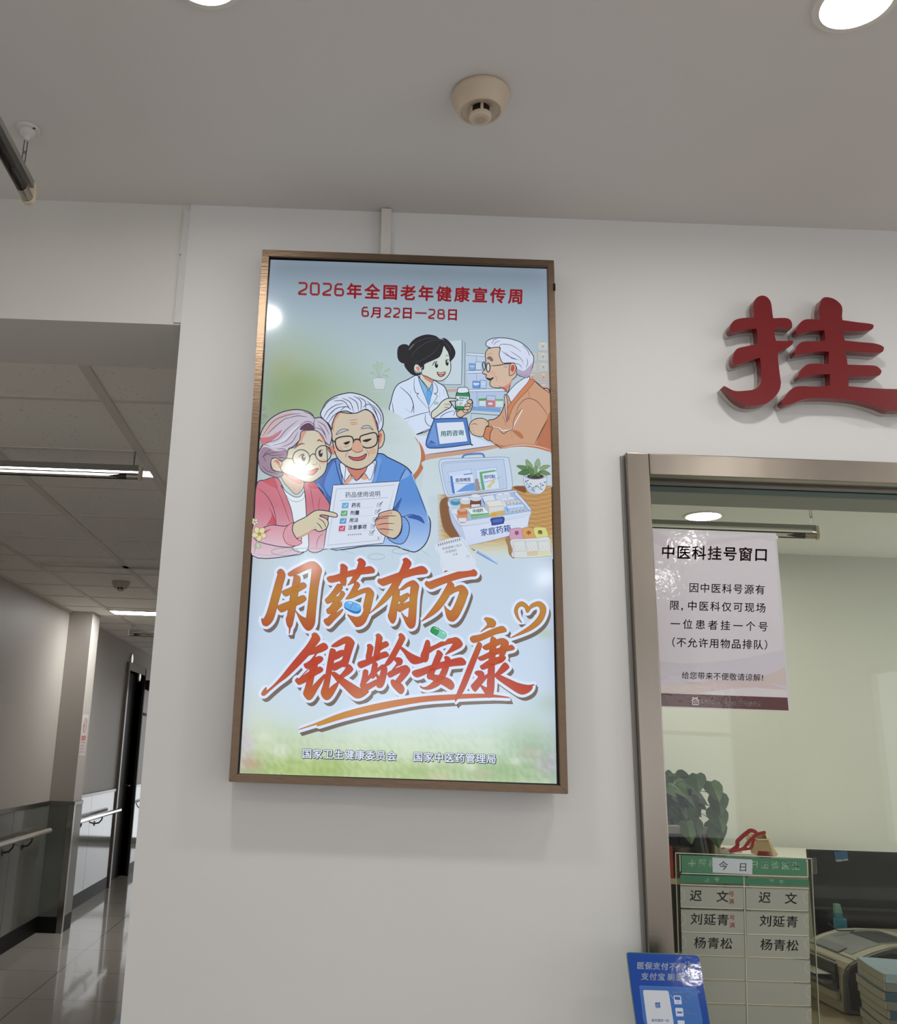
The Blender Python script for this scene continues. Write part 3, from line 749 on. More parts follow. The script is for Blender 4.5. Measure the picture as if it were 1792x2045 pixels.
# == upper right: pharmacist and the old man in profile
D.frame(740, 640, 4.716)
D.fill([(700,200),(858,185),(852,600),(700,605)], (190, 206, 218), False)
for q in ([(865,185),(864,400),(858,604)], [(892,205),(890,400),(886,760)]): D.line(q, 6, (96, 112, 140))
D.line([(680,604),(858,606)], 6, (96, 112, 140)).line([(690,628),(840,630)], 4, (130, 145, 170))
D.fill([(695,648),(822,645),(822,672),(700,676)], (190, 160, 142), False)
D.line([(640,640),(0,640)], 4, (176, 190, 196)).line([(0,665),(180,668)], 4, (182, 194, 198))
D.fill([(895,335),(1090,330),(1060,470),(905,470)], (182, 200, 222), False).fill([(905,500),(1080,500),(1110,640),(940,650)], (180, 198, 224), False).fill([(940,672),(1270,672),(1240,830),(945,815)], (172, 192, 222), False)
D.line([(998,340),(1000,640)], 4, (120, 140, 175)).line([(1004,675),(1004,800)], 4, (120, 140, 175))
for p in ([(905,305),(1090,318),(1085,340),(910,328)], [(900,476),(1062,470),(1062,496),(905,500)], [(930,650),(1290,640),(1295,668),(930,672)]): S_(p, (202, 216, 232), 4, (86, 104, 140), False)
for x0, y0, x1, y1, c in ((930,405,985,470,(120,165,215)), (990,390,1050,468,(190,208,230)), (963,572,1030,640,(96,146,210)), (1034,562,1092,640,(176,200,232)), (1020,738,1090,812,(196,212,214)), (1095,708,1178,818,(180,192,222)), (1175,745,1255,822,(196,212,214))):
    S_([(x0,y0),(x0,y0),(x1,y0+3),(x1,y0+3),(x1,y1),(x1,y1),(x0,y1-3),(x0,y1-3)], c, 4, (70, 100, 150))
D.fill([(1020,738),(1090,732),(1090,755),(1020,758)], (70, 150, 90), False).fill([(1095,750),(1178,754),(1176,818),(1095,814)], (188, 120, 124), False).fill([(1178,742),(1250,740),(1250,760),(1178,758)], (110, 170, 110), False)
D.fill([(968,588),(1026,590),(1026,606),(968,604)], (200, 216, 238), False).fill([(934,430),(982,432),(982,440),(934,438)], (200, 216, 238), False)
for x0, y0, x1, y1 in ((1035,765,1072,785), (1110,775,1150,795), (1190,775,1222,792), (975,605,1010,612), (1045,595,1080,603)): D.fill([(x0,y0),(x1,y0),(x1,y1),(x0,y1)], (206, 216, 232), False)
D.fill([(945,808),(1230,828),(1226,866),(945,848)], (116, 156, 206), False); D.line([(945,875),(1225,895)], 5, NV); D.line([(948,880),(948,1020)], 4, (110,130,165))
for i in range(4):
    for j in range(6):
        x, y = 1472 + i * 104 + j * 2, 200 + j * 97
        if x < 1660 and not (j < 1 and i == 0): S_([(x,y),(x+94,y+4),(x+94,y+88),(x,y+84)], (188 - i*2, 190 - j, 190 - j*3) if j < 3 else (188, 172, 160), 3, (150, 142, 138), False); D.ell(x+48, y+46, 8, 12, (160, 150, 146)); D.ell(x+48, y+20, 16, 5, (205, 205, 205))
# faint pot plant at the far left
S_([(28,550),(140,552),(130,640),(120,650),(48,648),(40,640)], (194, 206, 210), 4, (150, 164, 170))
for p in ([(75,545),(60,470),(30,420)], [(85,545),(95,460),(110,400)], [(70,545),(30,500),(0,490)], [(95,545),(140,480),(185,460)], [(90,545),(130,520),(170,530)], [(80,540),(70,440),(65,390)]):
    x, y = p[-1]; x1, y1 = p[1]; dx, dy = (x - x1), (y - y1)
    S_([(x1,y1),(x1+dx*.5-dy*.22,y1+dy*.5+dx*.22),(x,y),(x1+dx*.5+dy*.22,y1+dy*.5-dx*.22)], (174, 196, 172), 3, (140, 162, 144)); D.line(p, 4, (150, 170, 150))
# table
D.fill([(400,1090),(560,1085),(945,1080),(1145,1170),(1190,1180),(505,1275)], (206, 216, 238), False)
D.fill([(508,1268),(860,1225),(1190,1175),(1235,1195),(900,1265),(510,1328)], (190, 152, 132), False)
L([(506,1266),(860,1222),(1190,1174)], 6); L([(510,1328),(900,1264),(1240,1198)], 7)
# coat
S_([(440,520),(350,560),(265,600),(222,660),(195,760),(180,850),(250,930),(330,1010),(400,1085),(400,1085),(520,1050),(590,1010),(700,960),(860,925),(830,880),(760,780),(735,720),(700,630),(640,590),(590,570),(550,660),(500,600)], (204, 218, 240))
S_([(450,535),(475,560),(520,620),(548,655),(580,598),(588,640),(570,720),(550,800),(520,730),(475,620)], (122, 178, 228), 5)
L([(520,690),(548,655),(575,690)], 5); D.fill([(522,690),(548,665),(572,690),(560,780),(548,795)], (96, 160, 220))
L([(415,540),(410,620),(425,680),(455,692),(440,715),(540,830)], 6); L([(590,580),(625,620),(630,680),(600,690),(628,720),(550,835)], 6); L([(548,800),(550,830),(560,900)], 6)
L([(275,625),(370,710),(405,800),(408,880)], 7); L([(405,790),(395,840),(385,870)], 6); L([(310,935),(350,920),(430,895),(520,870),(570,860)], 6); L([(335,975),(360,940)], 6); L([(325,830),(380,870)], 6); L([(370,655),(385,700)], 5); L([(655,680),(650,730)], 5); L([(690,650),(692,700)], 5); L([(205,770),(215,850),(225,885)], 6)
L([(400,1085),(470,1060),(560,1018)], 7); L([(520,880),(515,940),(545,990),(590,1000)], 6); L([(660,930),(670,900),(720,870),(800,850)], 6); L([(780,900),(800,860),(820,850)], 6); L([(700,890),(680,920)], 5)
D.fill([(600,768),(640,766),(640,792),(598,796)], (150, 190, 180), False)
S_([(485,500),(540,540),(592,560),(572,610),(550,642),(505,590),(465,540)], (204, 204, 190), 5)
D.fill([(487,502),(540,535),(590,556),(578,592),(540,572),(505,545)], (198, 132, 112))
# her head
S_([(255,300),(268,250),(315,228),(358,245),(352,300),(335,395),(295,400),(262,365)], (30, 30, 36), 6)
S_([(485,510),(478,440),(520,405),(600,370),(655,335),(692,240),(728,290),(750,370),(757,450),(742,505),(700,555),(650,572),(590,560),(530,530)], (200, 210, 204), 7)
S_([(330,395),(345,290),(380,215),(440,165),(530,138),(610,150),(655,180),(700,172),(755,220),(795,290),(790,340),(760,380),(748,385),(742,320),(712,270),(688,238),(672,300),(640,350),(560,380),(510,412),(480,440),(440,408),(412,430),(405,470),(430,500),(475,500),(455,515),(395,512),(345,465),(320,420)], (30, 30, 36), 6)
S_([(408,455),(420,418),(450,420),(478,455),(480,488),(445,490),(418,478)], (200, 206, 196), 6); L([(425,450),(450,440),(465,470)], 6, (190, 90, 70)); D.fill([(432,452),(450,446),(462,480),(445,476)], (206, 130, 110))
S_([(485,460),(497,425),(505,430),(500,465)], (30, 30, 36), 3)
for p in ([(360,290),(430,210),(540,170),(640,180)], [(380,350),(440,270),(550,200),(660,190)], [(400,400),(500,370),(600,300),(660,215)], [(690,200),(740,250),(765,320)]): L(p, 3, (86, 84, 92))
D.line([(365,278),(390,245),(410,228)], 5, (150, 150, 158)); D.line([(650,175),(690,185)], 5, (150, 150, 158))
D.ell(621, 424, 15, 26, (20, 20, 26), -4).ell(721, 404, 14, 26, (20, 20, 26), -8).ell(625, 412, 5, 8, (210, 216, 220)).ell(724, 392, 4, 8, (210, 216, 220))
L([(582,430),(600,398),(632,388)], 8); L([(700,385),(720,372),(740,375)], 7); L([(598,360),(620,345),(645,345)], 5); L([(708,342),(720,330),(735,340)], 5)
S_([(628,490),(665,496),(704,488),(694,518),(662,533),(638,518)], (176, 74, 70), 6); D.fill([(638,494),(665,499),(696,494),(690,502),(645,503)], (226, 226, 222)); D.fill([(645,518),(662,510),(684,516),(664,530)], (206, 120, 110)); L([(668,458),(684,450)], 4, (190, 150, 130))
# her hands with the bottle
S_([(820,860),(900,815),(918,760),(950,748),(962,790),(940,860),(890,890),(850,915),(815,900)], SKIN2)
S_([(808,700),(822,680),(915,678),(932,705),(930,780),(918,842),(860,845),(805,835),(800,770)], (48, 132, 76))
D.fill([(806,715),(928,722),(924,812),(804,806)], (206, 220, 228), False); S_([(825,642),(860,632),(912,638),(918,680),(825,684)], (212, 222, 240), 6)
D.text('医疗', 835, 740, 20, (40, 90, 130), .03, 3); D.text('用药说', 862, 742, 18, (40, 90, 130), .03, 3)
for a, b in (((835,755),(875,758)), ((835,780),(868,783)), ((835,795),(858,797)), ((815,785),(816,800))): D.line([a, b], 6, (70, 110, 120))
S_([(905,770),(930,748),(955,760),(952,790),(925,782)], SKIN2, 6); S_([(890,795),(930,785),(948,805),(900,812)], SKIN2, 6); S_([(880,820),(930,812),(935,835),(890,845)], SKIN2, 6); S_([(870,848),(905,845),(920,860),(885,872)], SKIN2, 6)
S_([(575,870),(630,820),(665,775),(700,748),(745,735),(818,745),(815,760),(745,765),(760,785),(755,820),(700,850),(650,885),(585,925)], (202, 206, 190))
L([(690,800),(730,790),(755,805)], 5); L([(690,825),(720,820),(740,830)], 5); L([(720,850),(700,855)], 5)
# standing table sign
S_([(595,945),(610,930),(905,922),(905,922),(945,1160),(935,1170),(630,1205),(522,1170)], (74, 122, 196), 8)
D.fill([(600,955),(640,1180),(535,1160)], (112, 150, 206), False).fill([(570,1130),(625,1165),(545,1160)], (60, 100, 170), False)
S_([(620,966),(875,955),(916,1142),(650,1170)], (210, 220, 236), 5, (50, 80, 140), False)
for i, ch in enumerate('用药咨询'): D.text(ch, 660 + i * 55, 1092 - i * 3.4, 56, (34, 98, 98), .02, -3)
# the old man in profile
S_([(1490,560),(1560,585),(1620,640),(1692,700),(1696,1222),(1330,1205),(1230,1200),(1150,1150),(1105,1100),(1110,1000),(1110,945),(1170,930),(1225,880),(1265,780),(1260,720),(1300,690),(1400,640)], (196, 152, 124), 8)
D.fill([(1560,1165),(1600,1050),(1650,950),(1694,880),(1696,1222),(1545,1170)], (178, 112, 84))
D.fill([(1130,1140),(1240,1180),(1450,1190),(1560,1190),(1500,1206),(1300,1206),(1180,1170)], (184, 112, 78))
L([(1545,1168),(1600,1060),(1665,940)], 7); L([(1690,690),(1620,640),(1560,590)], 6); L([(1365,890),(1400,800),(1470,740),(1560,760),(1640,850),(1665,900)], 5); L([(1340,1000),(1355,920),(1400,860),(1430,830)], 6, (120, 70, 50)); L([(1470,640),(1495,700),(1495,740)], 4, (150, 90, 70)); L([(1690,960),(1630,1020)], 4, (150, 90, 70)); L([(1240,900),(1270,960),(1270,1000)], 4, (150, 90, 70)); L([(1180,940),(1220,970)], 4, (150, 90, 70))
D.fill([(1330,1035),(1400,1050),(1440,1100),(1420,1115),(1370,1080)], (176, 112, 78)); L([(1320,1030),(1335,1120)], 5, (130, 70, 50)); L([(1350,1035),(1430,1110)], 5, (130, 70, 50))
D.line([(1115,1005),(1200,1015),(1240,1040),(1270,1038),(1325,1030),(1350,990),(1400,900),(1430,840)], 9, (222, 222, 224)); L([(1110,1008),(1200,1020),(1250,1070),(1290,1045),(1330,1030),(1345,990),(1340,960)], 6)
S_([(1060,1085),(1075,1030),(1095,1005),(1150,1010),(1125,1070),(1120,1135),(1075,1112)], (198, 128, 90), 6)
for k in range(5): L([(1075 + k*12, 1100 + k*5), (1092 + k*12, 1020 + k*2)], 3, (130, 70, 50))
S_([(930,1000),(945,960),(990,930),(1050,925),(1095,945),(1115,985),(1085,1010),(1060,1090),(1010,1095),(960,1075),(935,1040)], (204, 178, 156), 7)
L([(990,930),(1010,940)], 6); L([(945,985),(985,975),(1005,990)], 5); L([(940,1015),(975,1010)], 5); L([(945,1045),(975,1040)], 5); L([(970,1070),(985,1060)], 5); L([(1000,1090),(1000,1075)], 5); L([(1030,1095),(1030,1080)], 5); L([(1080,960),(1110,990)], 5)
S_([(1290,690),(1370,600),(1470,535),(1500,545),(1480,590),(1400,680),(1330,770),(1300,720)], (208, 218, 234), 6)
S_([(1500,560),(1545,570),(1480,660),(1400,740),(1345,810),(1310,900),(1300,940),(1290,840),(1330,770),(1400,680),(1470,600)], (198, 128, 94), 5, (130, 70, 50))
for k in range(12): L([(1500 - k*16, 562 + k*22), (1530 - k*16, 590 + k*22)], 3, (140, 80, 60))
S_([(1260,700),(1285,740),(1290,850),(1285,960),(1265,800)], (196, 180, 170), 5)
S_([(1080,330),(1095,285),(1130,262),(1215,262),(1250,400),(1320,412),(1365,430),(1375,520),(1330,570),(1310,630),(1290,680),(1240,645),(1190,640),(1140,630),(1122,600),(1128,575),(1098,555),(1085,535),(1092,515),(1060,505),(1055,490),(1078,460),(1085,400)], (204, 180, 160), 7)
D.fill([(1340,560),(1300,640),(1285,670),(1230,640),(1290,610)], (204, 132, 118)); L([(1290,668),(1250,640),(1205,626)], 6)
S_([(1130,262),(1088,240),(1092,205),(1130,180),(1200,168),(1300,175),(1400,205),(1470,255),(1515,310),(1536,350),(1528,430),(1500,500),(1480,540),(1430,535),(1380,510),(1372,440),(1330,405),(1250,405),(1225,370),(1212,320),(1220,262),(1170,258)], (206, 214, 234), 7)
D.fill([(1530,400),(1510,480),(1480,538),(1420,530),(1385,505),(1378,460),(1440,480),(1490,440)], (172, 160, 190))
for k in range(7): L([(1385 + k*15, 500 + k*2), (1392 + k*15, 528 + k*2)], 5)
for p in ([(1140,230),(1160,190),(1200,175)], [(1160,240),(1180,210),(1220,195)], [(1215,260),(1230,230),(1330,240),(1420,300)], [(1230,290),(1300,340),(1400,380)], [(1260,300),(1330,360),(1380,370)], [(1310,290),(1400,350),(1440,400)], [(1430,230),(1480,290),(1500,340)], [(1450,260),(1420,250)], [(1330,400),(1400,420),(1430,460)], [(1470,360),(1480,410),(1460,450)], [(1100,250),(1120,270),(1140,262)], [(1420,390),(1450,430)], [(1490,280),(1530,340)]): L(p, 5, (60, 70, 104))
S_([(1308,430),(1335,405),(1362,420),(1370,465),(1345,510),(1310,525),(1305,500)], (204, 172, 152), 6); D.fill([(1325,435),(1345,425),(1355,455),(1340,490),(1318,470)], (196, 84, 66)); L([(1322,440),(1342,428),(1348,450),(1330,480)], 5, (120, 40, 40))
D.ell(1108, 448, 17, 42, (200, 205, 205), 0, 24, NV, 9).ell(1068, 432, 12, 38, None, -6, 24, NV, 8); L([(1128,432),(1210,426),(1300,408)], 8); L([(1250,425),(1275,450),(1285,420)], 4, (150, 100, 90))
S_([(1098,362),(1125,345),(1152,375),(1140,388),(1118,370)], (110, 112, 120), 4); L([(1095,335),(1125,315),(1155,325)], 4, (180, 110, 90)); L([(1100,350),(1120,338)], 4, (180, 110, 90)); L([(1110,395),(1120,388)], 4)
S_([(1095,545),(1125,552),(1158,540),(1142,562),(1120,568)], (90, 40, 40), 5); L([(1165,520),(1185,545),(1185,580)], 4, (170, 100, 84)); L([(1195,515),(1200,545)], 4, (170, 100, 84)); D.ell(1150, 500, 26, 20, (206, 168, 148)); L([(1060,505),(1075,515),(1090,512)], 5)
# round picture borders
D.frame(500, 780, 4.716)
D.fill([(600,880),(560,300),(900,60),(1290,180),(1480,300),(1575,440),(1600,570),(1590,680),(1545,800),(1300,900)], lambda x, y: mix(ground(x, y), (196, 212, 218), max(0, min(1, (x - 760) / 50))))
D.fill([(1545,440),(1600,500),(1638,580),(1645,650),(1625,740),(1550,845),(1520,820),(1575,745),(1605,660),(1602,570),(1575,490)], (180, 112, 78)); L([(1470,290),(1560,430),(1600,560),(1598,640),(1560,760)], 5, (216, 226, 232))

# == lower right: medicine box on a wooden table
D.frame(840, 880, 6.4)
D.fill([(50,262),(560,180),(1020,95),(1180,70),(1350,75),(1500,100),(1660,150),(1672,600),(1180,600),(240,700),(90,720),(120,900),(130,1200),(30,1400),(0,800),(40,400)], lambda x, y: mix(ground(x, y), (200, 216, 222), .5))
D.fill([(1000,105),(1130,62),(1330,46),(1520,65),(1668,108),(1668,152),(1500,108),(1330,84),(1180,88),(1060,108)], (184, 116, 82)); L([(1030,104),(1180,72),(1330,60),(1500,80),(1662,128)], 7, (226, 230, 232))
def wood(x, y):
    cx, cy = (x - 840) * 6.4, (y - 880) * 6.4
    n = math.sin(cy * .11 + math.sin(cx * .012) * 2.2 + math.sin(cx * .05) * .6)
    c = mix((196, 158, 102), (170, 126, 76), .5 + .5 * n)
    if cy > 1150: c = mix(c, (214, 214, 176), min(1, (cy - 1150) / 330))
    t = max(0, min(1, (330 - cx) / 130), (cy - 1290) / 230)
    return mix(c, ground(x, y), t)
wood_q = []
D.k += 1
nx, ny = 60, 44
P = []
for j in range(ny + 1):
    for i in range(nx + 1):
        u, v = i / nx, j / ny
        xa, xb = 200 + v * 20, 1668 + v * 22
        ya = 690 + (580 - 690) * min(1, max(0, (u - .1) / .6)); P.append(D._p((xa + (xb - xa) * u, ya + (1520 - ya) * v)))
D._emit(P, [(j*(nx+1)+i, j*(nx+1)+i+1, (j+1)*(nx+1)+i+1, (j+1)*(nx+1)+i) for j in range(ny) for i in range(nx)], wood)
D.fill([(245,800),(350,740),(380,1000),(500,1250),(420,1260),(330,1190),(270,1060)], (128, 88, 58)); D.fill([(1080,1260),(1150,1240),(1200,1500),(1130,1460),(1110,1350)], (150, 120, 84)); D.fill([(1180,600),(1320,590),(1350,660),(1300,665)], (120, 80, 50))
L([(260,720),(255,900),(290,1100),(380,1240)], 4, (150, 120, 90)); L([(1450,1000),(1660,1040)], 4, (150,110,66)); L([(1400,1080),(1660,1090)], 4, (150,110,66)); L([(1480,720),(1660,760)], 4, (150,110,66)); L([(1420,860),(1660,900)], 4, (150,110,66))
BX = (104, 122, 160)
D.line([(532,238),(548,200),(600,182),(760,172),(800,188),(812,225)], 26, (92, 122, 190))
S_([(235,340),(245,270),(300,240),(700,225),(1080,218),(1130,262),(1172,540),(1165,610),(1120,640),(700,680),(380,725),(320,700),(290,620)], (192, 208, 230), 6, BX)
S_([(268,340),(288,292),(340,276),(700,255),(1030,245),(1065,285),(1100,580),(1060,622),(700,665),(400,702),(335,650)], (182, 200, 226), 4, BX); L([(300,350),(320,300),(700,270),(1010,262)], 3, BX)
S_([(345,412),(640,366),(704,640),(420,690)], (192, 210, 238), 4, BX, False); D.fill([(375,455),(405,460),(440,685),(405,672)], (66, 116, 192), False); D.fill([(405,462),(660,428),(700,640),(440,690)], (206, 218, 238), False); D.fill([(450,665),(580,572),(690,540),(704,640)], (104, 152, 220), False); D.fill([(550,434),(660,420),(662,432),(552,446)], (66, 116, 192), False)
D.text('医用棉签', 445, 531, 51, (44, 66, 124), .02, -3, 49)
S_([(705,380),(965,345),(1012,610),(735,640)], (196, 212, 236), 4, BX, False); D.fill([(750,408),(940,380),(972,396),(785,428),(822,632),(785,638)], (92, 164, 118), False); D.fill([(785,428),(972,400),(1008,612),(825,634)], (206, 218, 238), False)
D.text('创可贴', 806, 490, 52, (44, 66, 124), .02, -3.5, 49)
D.fill([(842,598),(930,500),(958,520),(880,616)], (206, 198, 140), False); D.line([(870,585),(900,600)], 3, (160, 150, 100)); D.line([(915,530),(940,545)], 3, (160, 150, 100))
for k in range(26):
    x = 340 + k * 28
    L([(x, 545 - max(0, (x-750)*.22)), (x + 50, 685 - max(0, (x - 380) * .07))], 2.4, (120, 132, 150)); L([(x + 50, 545 - max(0, (x-700)*.22)), (x, 690 - max(0, (x - 380) * .07))], 2.4, (120, 132, 150))
L([(320,530),(500,552),(760,545),(930,505),(1050,455)], 7, (130, 150, 186)); D.fill([(690,500),(730,490),(770,640),(705,650)], (150, 140, 136), False)
S_([(345,790),(380,742),(560,715),(1180,645),(1235,672),(1402,870),(1402,922),(1340,962),(700,1062),(520,1082),(470,1050),(362,862)], (200, 212, 234), 7, BX)
S_([(375,800),(405,762),(1165,672),(1200,692),(1372,882),(1342,912),(620,1022),(510,1032),(470,992)], (160, 182, 214), 5, BX)
def bottle(cx, cy, r, cap, body, h):
    D.fill([(cx-r*.95,cy+10),(cx+r*.95,cy+10),(cx+r*.9,cy+h),(cx-r*.9,cy+h)], body); D.fill([(cx-r*.9,cy+h*.62),(cx+r*.9,cy+h*.6),(cx+r*.85,cy+h),(cx-r*.85,cy+h)], (206, 214, 226), False)
    D.fill([(cx-r,cy-20),(cx+r,cy-20),(cx+r*.96,cy+30),(cx,cy+44),(cx-r*.96,cy+30)], cap); D.ell(cx, cy-20, r, r*.42, mix(cap, (235, 240, 245), .35), 0, 24, mix(cap, (40, 40, 60), .4), 3)
bottle(445, 790, 52, (66, 138, 164), (176, 200, 218), 150); bottle(572, 775, 60, (196, 206, 222), (186, 128, 76), 150); bottle(702, 735, 62, (196, 206, 222), (112, 66, 50), 140)
for x, y in ((1010, 715), (1098, 705), (1068, 775), (1150, 760)): bottle(x, y, 42, (196, 208, 226), (180, 196, 214), 70)
S_([(780,720),(925,698),(958,775),(820,800)], (206, 216, 232), 4, (120, 140, 180), False); D.fill([(780,722),(820,800),(828,850),(795,790)], (90, 130, 190), False); D.fill([(820,802),(958,776),(965,800),(826,830)], (190, 206, 230), False)
S_([(830,785),(1010,762),(1060,838),(872,855)], (214, 216, 214), 4, (120, 120, 116), False); D.fill([(872,856),(1060,840),(1060,950),(880,985)], (206, 210, 210), False); D.fill([(830,788),(872,856),(882,980),(835,880)], (182, 184, 182), False); D.fill([(885,985),(895,930),(960,915),(1060,900),(1060,952)], (198, 170, 108)); D.ell(935, 955, 34, 26, (204, 160, 70))
S_([(590,868),(790,838),(870,930),(650,968)], (214, 224, 230), 4, (70, 110, 80), False); D.fill([(640,948),(870,930),(878,965),(650,1004)], (96, 166, 110), False); D.fill([(592,870),(650,968),(652,1004),(605,910)], (130, 180, 140), False); D.line([(655,985),(874,950)], 6, (190, 220, 200)); D.text('中成药', 662, 926, 48, (40, 60, 56), .02, -5, 45); D.line([(615,875),(800,848)], 8, (90, 100, 96))
bottle(532, 915, 58, (190, 116, 76), (196, 140, 108), 130)
S_([(1065,785),(1240,760),(1275,800),(1090,830)], (186, 200, 220), 4, BX, False); S_([(1092,835),(1300,815),(1325,855),(1110,880)], (190, 212, 240), 4, BX, False); D.fill([(1092,838),(1110,880),(1115,930),(1100,890)], (70, 120, 190), False); D.fill([(1110,880),(1320,858),(1325,905),(1118,940)], (150, 184, 226), False)
for k in range(4): D.ell(1105 + k * 44, 805 - k * 4, 13, 19, (206, 206, 200), 10); D.ell(1098 + k * 44, 808 - k * 4, 8, 14, (180, 150, 100)); D.ell(1162 + k * 46, 905 - k * 8, 13, 22, (206, 208, 206)); D.ell(1166 + k * 46, 915 - k * 8, 10, 12, (176, 136, 84))
D.fill([(470,1048),(520,1082),(700,1062),(1340,962),(1398,925),(1375,1060),(1345,1170),(1160,1215),(612,1345),(560,1310),(500,1170)], fade((206, 216, 236), (198, 210, 236), 1050, 1090))
D.fill([(362,866),(470,1048),(520,1082),(590,1342),(560,1315),(480,1200),(392,1040)], (182, 194, 222))
L([(368,880),(392,1040),(480,1200),(560,1315),(612,1346)], 6, (100, 110, 150)); L([(612,1346),(900,1285),(1160,1215),(1345,1170)], 6, (110, 110, 140)); L([(1398,925),(1375,1060),(1345,1170)], 5, (100, 110, 150)); L([(362,866),(470,1050),(520,1084),(700,1064),(1340,964),(1400,924)], 9, (196, 206, 226)); L([(372,905),(475,1075),(540,1098),(720,1078),(1345,982)], 4, BX)
S_([(900,1000),(1055,982),(1060,1055),(1040,1068),(915,1088),(905,1060)], (46, 72, 150), 5, (30, 44, 96)); D.fill([(925,1020),(1030,1005),(1032,1040),(930,1055)], (74, 104, 180)); D.line([(905,995),(1050,976)], 8, (110, 130, 180))
D.text('家庭药箱', 768, 1222, 99, (46, 70, 146), .012, -9.2, 99)
# pill organiser
for p, c, ch, x, y in (([(1140,1150),(1150,1135),(1288,1130),(1325,1258),(1150,1276)], (200, 152, 184), '早', 1198, 1212), ([(1298,1132),(1440,1126),(1478,1250),(1330,1260)], (206, 154, 96), '中', 1350, 1208), ([(1445,1122),(1580,1116),(1600,1130),(1622,1240),(1480,1250)], (204, 208, 128), '晚', 1496, 1200)):
    S_(p, c, 6, mix(c, (90, 60, 60), .45)); D.text(ch, x, y, 58, (86, 46, 40), .03, -2)
S_([(1150,1276),(1325,1260),(1478,1250),(1640,1246),(1662,1440),(1655,1478),(1200,1502),(1168,1400)], (206, 212, 214), 5, (150, 140, 130))
D.fill([(1140,1150),(1152,1276),(1200,1500),(1168,1400)], (196, 160, 186))
for x0, x1 in ((1175, 1325), (1335, 1480), (1490, 1635)):
    D.line([(x0, 1295), (x1, 1285), (x1 + 20, 1418), (x0 + 25, 1425), (x0, 1295)], 4, (150, 146, 140), False, False)
    for q in range(5): D.ell(x0 + 40 + q * 24, 1370 + (q % 2) * 22, 14, 18, (220, 222, 224), 30, 16, (170, 160, 150), 3)
D.fill([(1350,1425),(1500,1420),(1502,1472),(1360,1482)], (202, 190, 160), False); D.fill([(1508,1420),(1640,1412),(1652,1470),(1512,1474)], (204, 208, 168), False)
# potted plant
S_([(1312,500),(1340,440),(1580,440),(1606,520),(1592,620),(1530,685),(1440,692),(1370,655),(1322,570)], (204, 212, 218), 5, (90, 110, 140)); D.fill([(1322,560),(1370,655),(1440,690),(1530,685),(1470,670),(1380,600)], (182, 196, 216)); D.ell(1460, 460, 134, 42, (176, 190, 212), 0, 30, (90, 120, 170), 6).ell(1462, 466, 108, 32, (66, 52, 42))
for p in ([(1330,500),(1360,560),(1420,610),(1480,620)], [(1400,640),(1450,600),(1500,570)], [(1500,640),(1540,590),(1560,560)], [(1350,545),(1345,580)], [(1420,585),(1410,560)], [(1560,520),(1590,560)]): L(p, 7, (70, 104, 164))
for x, y in ((1340,530),(1365,520),(1380,600),(1430,635),(1470,595),(1500,600),(1530,560),(1560,580),(1585,540),(1400,560),(1445,650),(1540,630)): D.ell(x, y, 14, 7, (74, 108, 168), (x * 7) % 90 - 40)
def leaf(x0, y0, x1, y1, w, c):
    dx, dy = x1 - x0, y1 - y0
    S_([(x0,y0),(x0+dx*.35-dy*w,y0+dy*.35+dx*w),(x0+dx*.7-dy*w*.8,y0+dy*.7+dx*w*.8),(x1,y1),(x0+dx*.7+dy*w*.8,y0+dy*.7-dx*w*.8),(x0+dx*.35+dy*w,y0+dy*.35-dx*w)], c, 4, mix(c, (20, 40, 20), .5)); L([(x0,y0),(x1,y1)], 4, mix(c, (210, 225, 190), .5))
for a in ((1460,460,1380,330), (1455,460,1400,370), (1470,450,1480,340), (1475,460,1560,340), (1480,455,1590,400)): L([(a[0],a[1]),(a[2],a[3])], 6, (90, 130, 80))
for a in ((1440,400,1222,330,.14,(92,128,80)), (1425,420,1345,250,.2,(126,156,116)), (1480,370,1500,240,.26,(136,164,130)), (1510,370,1650,330,.18,(128,154,106)), (1410,400,1240,430,.2,(72,112,66)), (1510,400,1655,440,.18,(104,134,76)), (1450,450,1470,330,.22,(112,148,98)), (1440,460,1370,335,.2,(84,124,74)), (1480,450,1545,400,.2,(78,120,70)), (1470,430,1520,470,.3,(72,110,62)), (1430,440,1390,480,.3,(64,100,58))): leaf(*a)
# note pad and pen
D.fill([(192,1335),(505,1240),(640,1420),(700,1540),(650,1660),(300,1660),(240,1480)], (208, 218, 232)); L([(505,1242),(600,1380),(700,1540)], 4, (160, 160, 160)); L([(192,1335),(240,1480),(300,1640)], 3, (180, 186, 190))
for k in range(11): D.line([(222 + k * 27, 1322 - k * 7), (230 + k * 27, 1345 - k * 7)], 9, (92, 98, 110)); D.ell(228 + k * 27, 1346 - k * 7, 9, 9, None, 0, 12, (110, 116, 126), 4)
D.text('家庭健康小贴士', 275, 1405, 36, (90, 92, 98), 0, -12, 37); D.text('✓合理用药', 300, 1450, 36, (96, 98, 104), 0, -11, 36); D.text('·注意', 390, 1480, 32, (110, 112, 118), 0, -10, 34)
D.line([(600,1500),(580,1480),(595,1470),(606,1482),(620,1475),(618,1492),(600,1502)], 4, (150, 140, 130))
D.line([(640,1384),(690,1412),(730,1440)], [3, 14, 30], (70, 74, 84)); D.line([(712,1425),(860,1510),(985,1590)], [34, 34, 5], (112, 152, 206)); D.line([(730,1425),(860,1500),(960,1570)], [8, 8, 3], (176, 204, 234)); D.line([(690,1412),(715,1428)], [22, 28], (200, 206, 216))

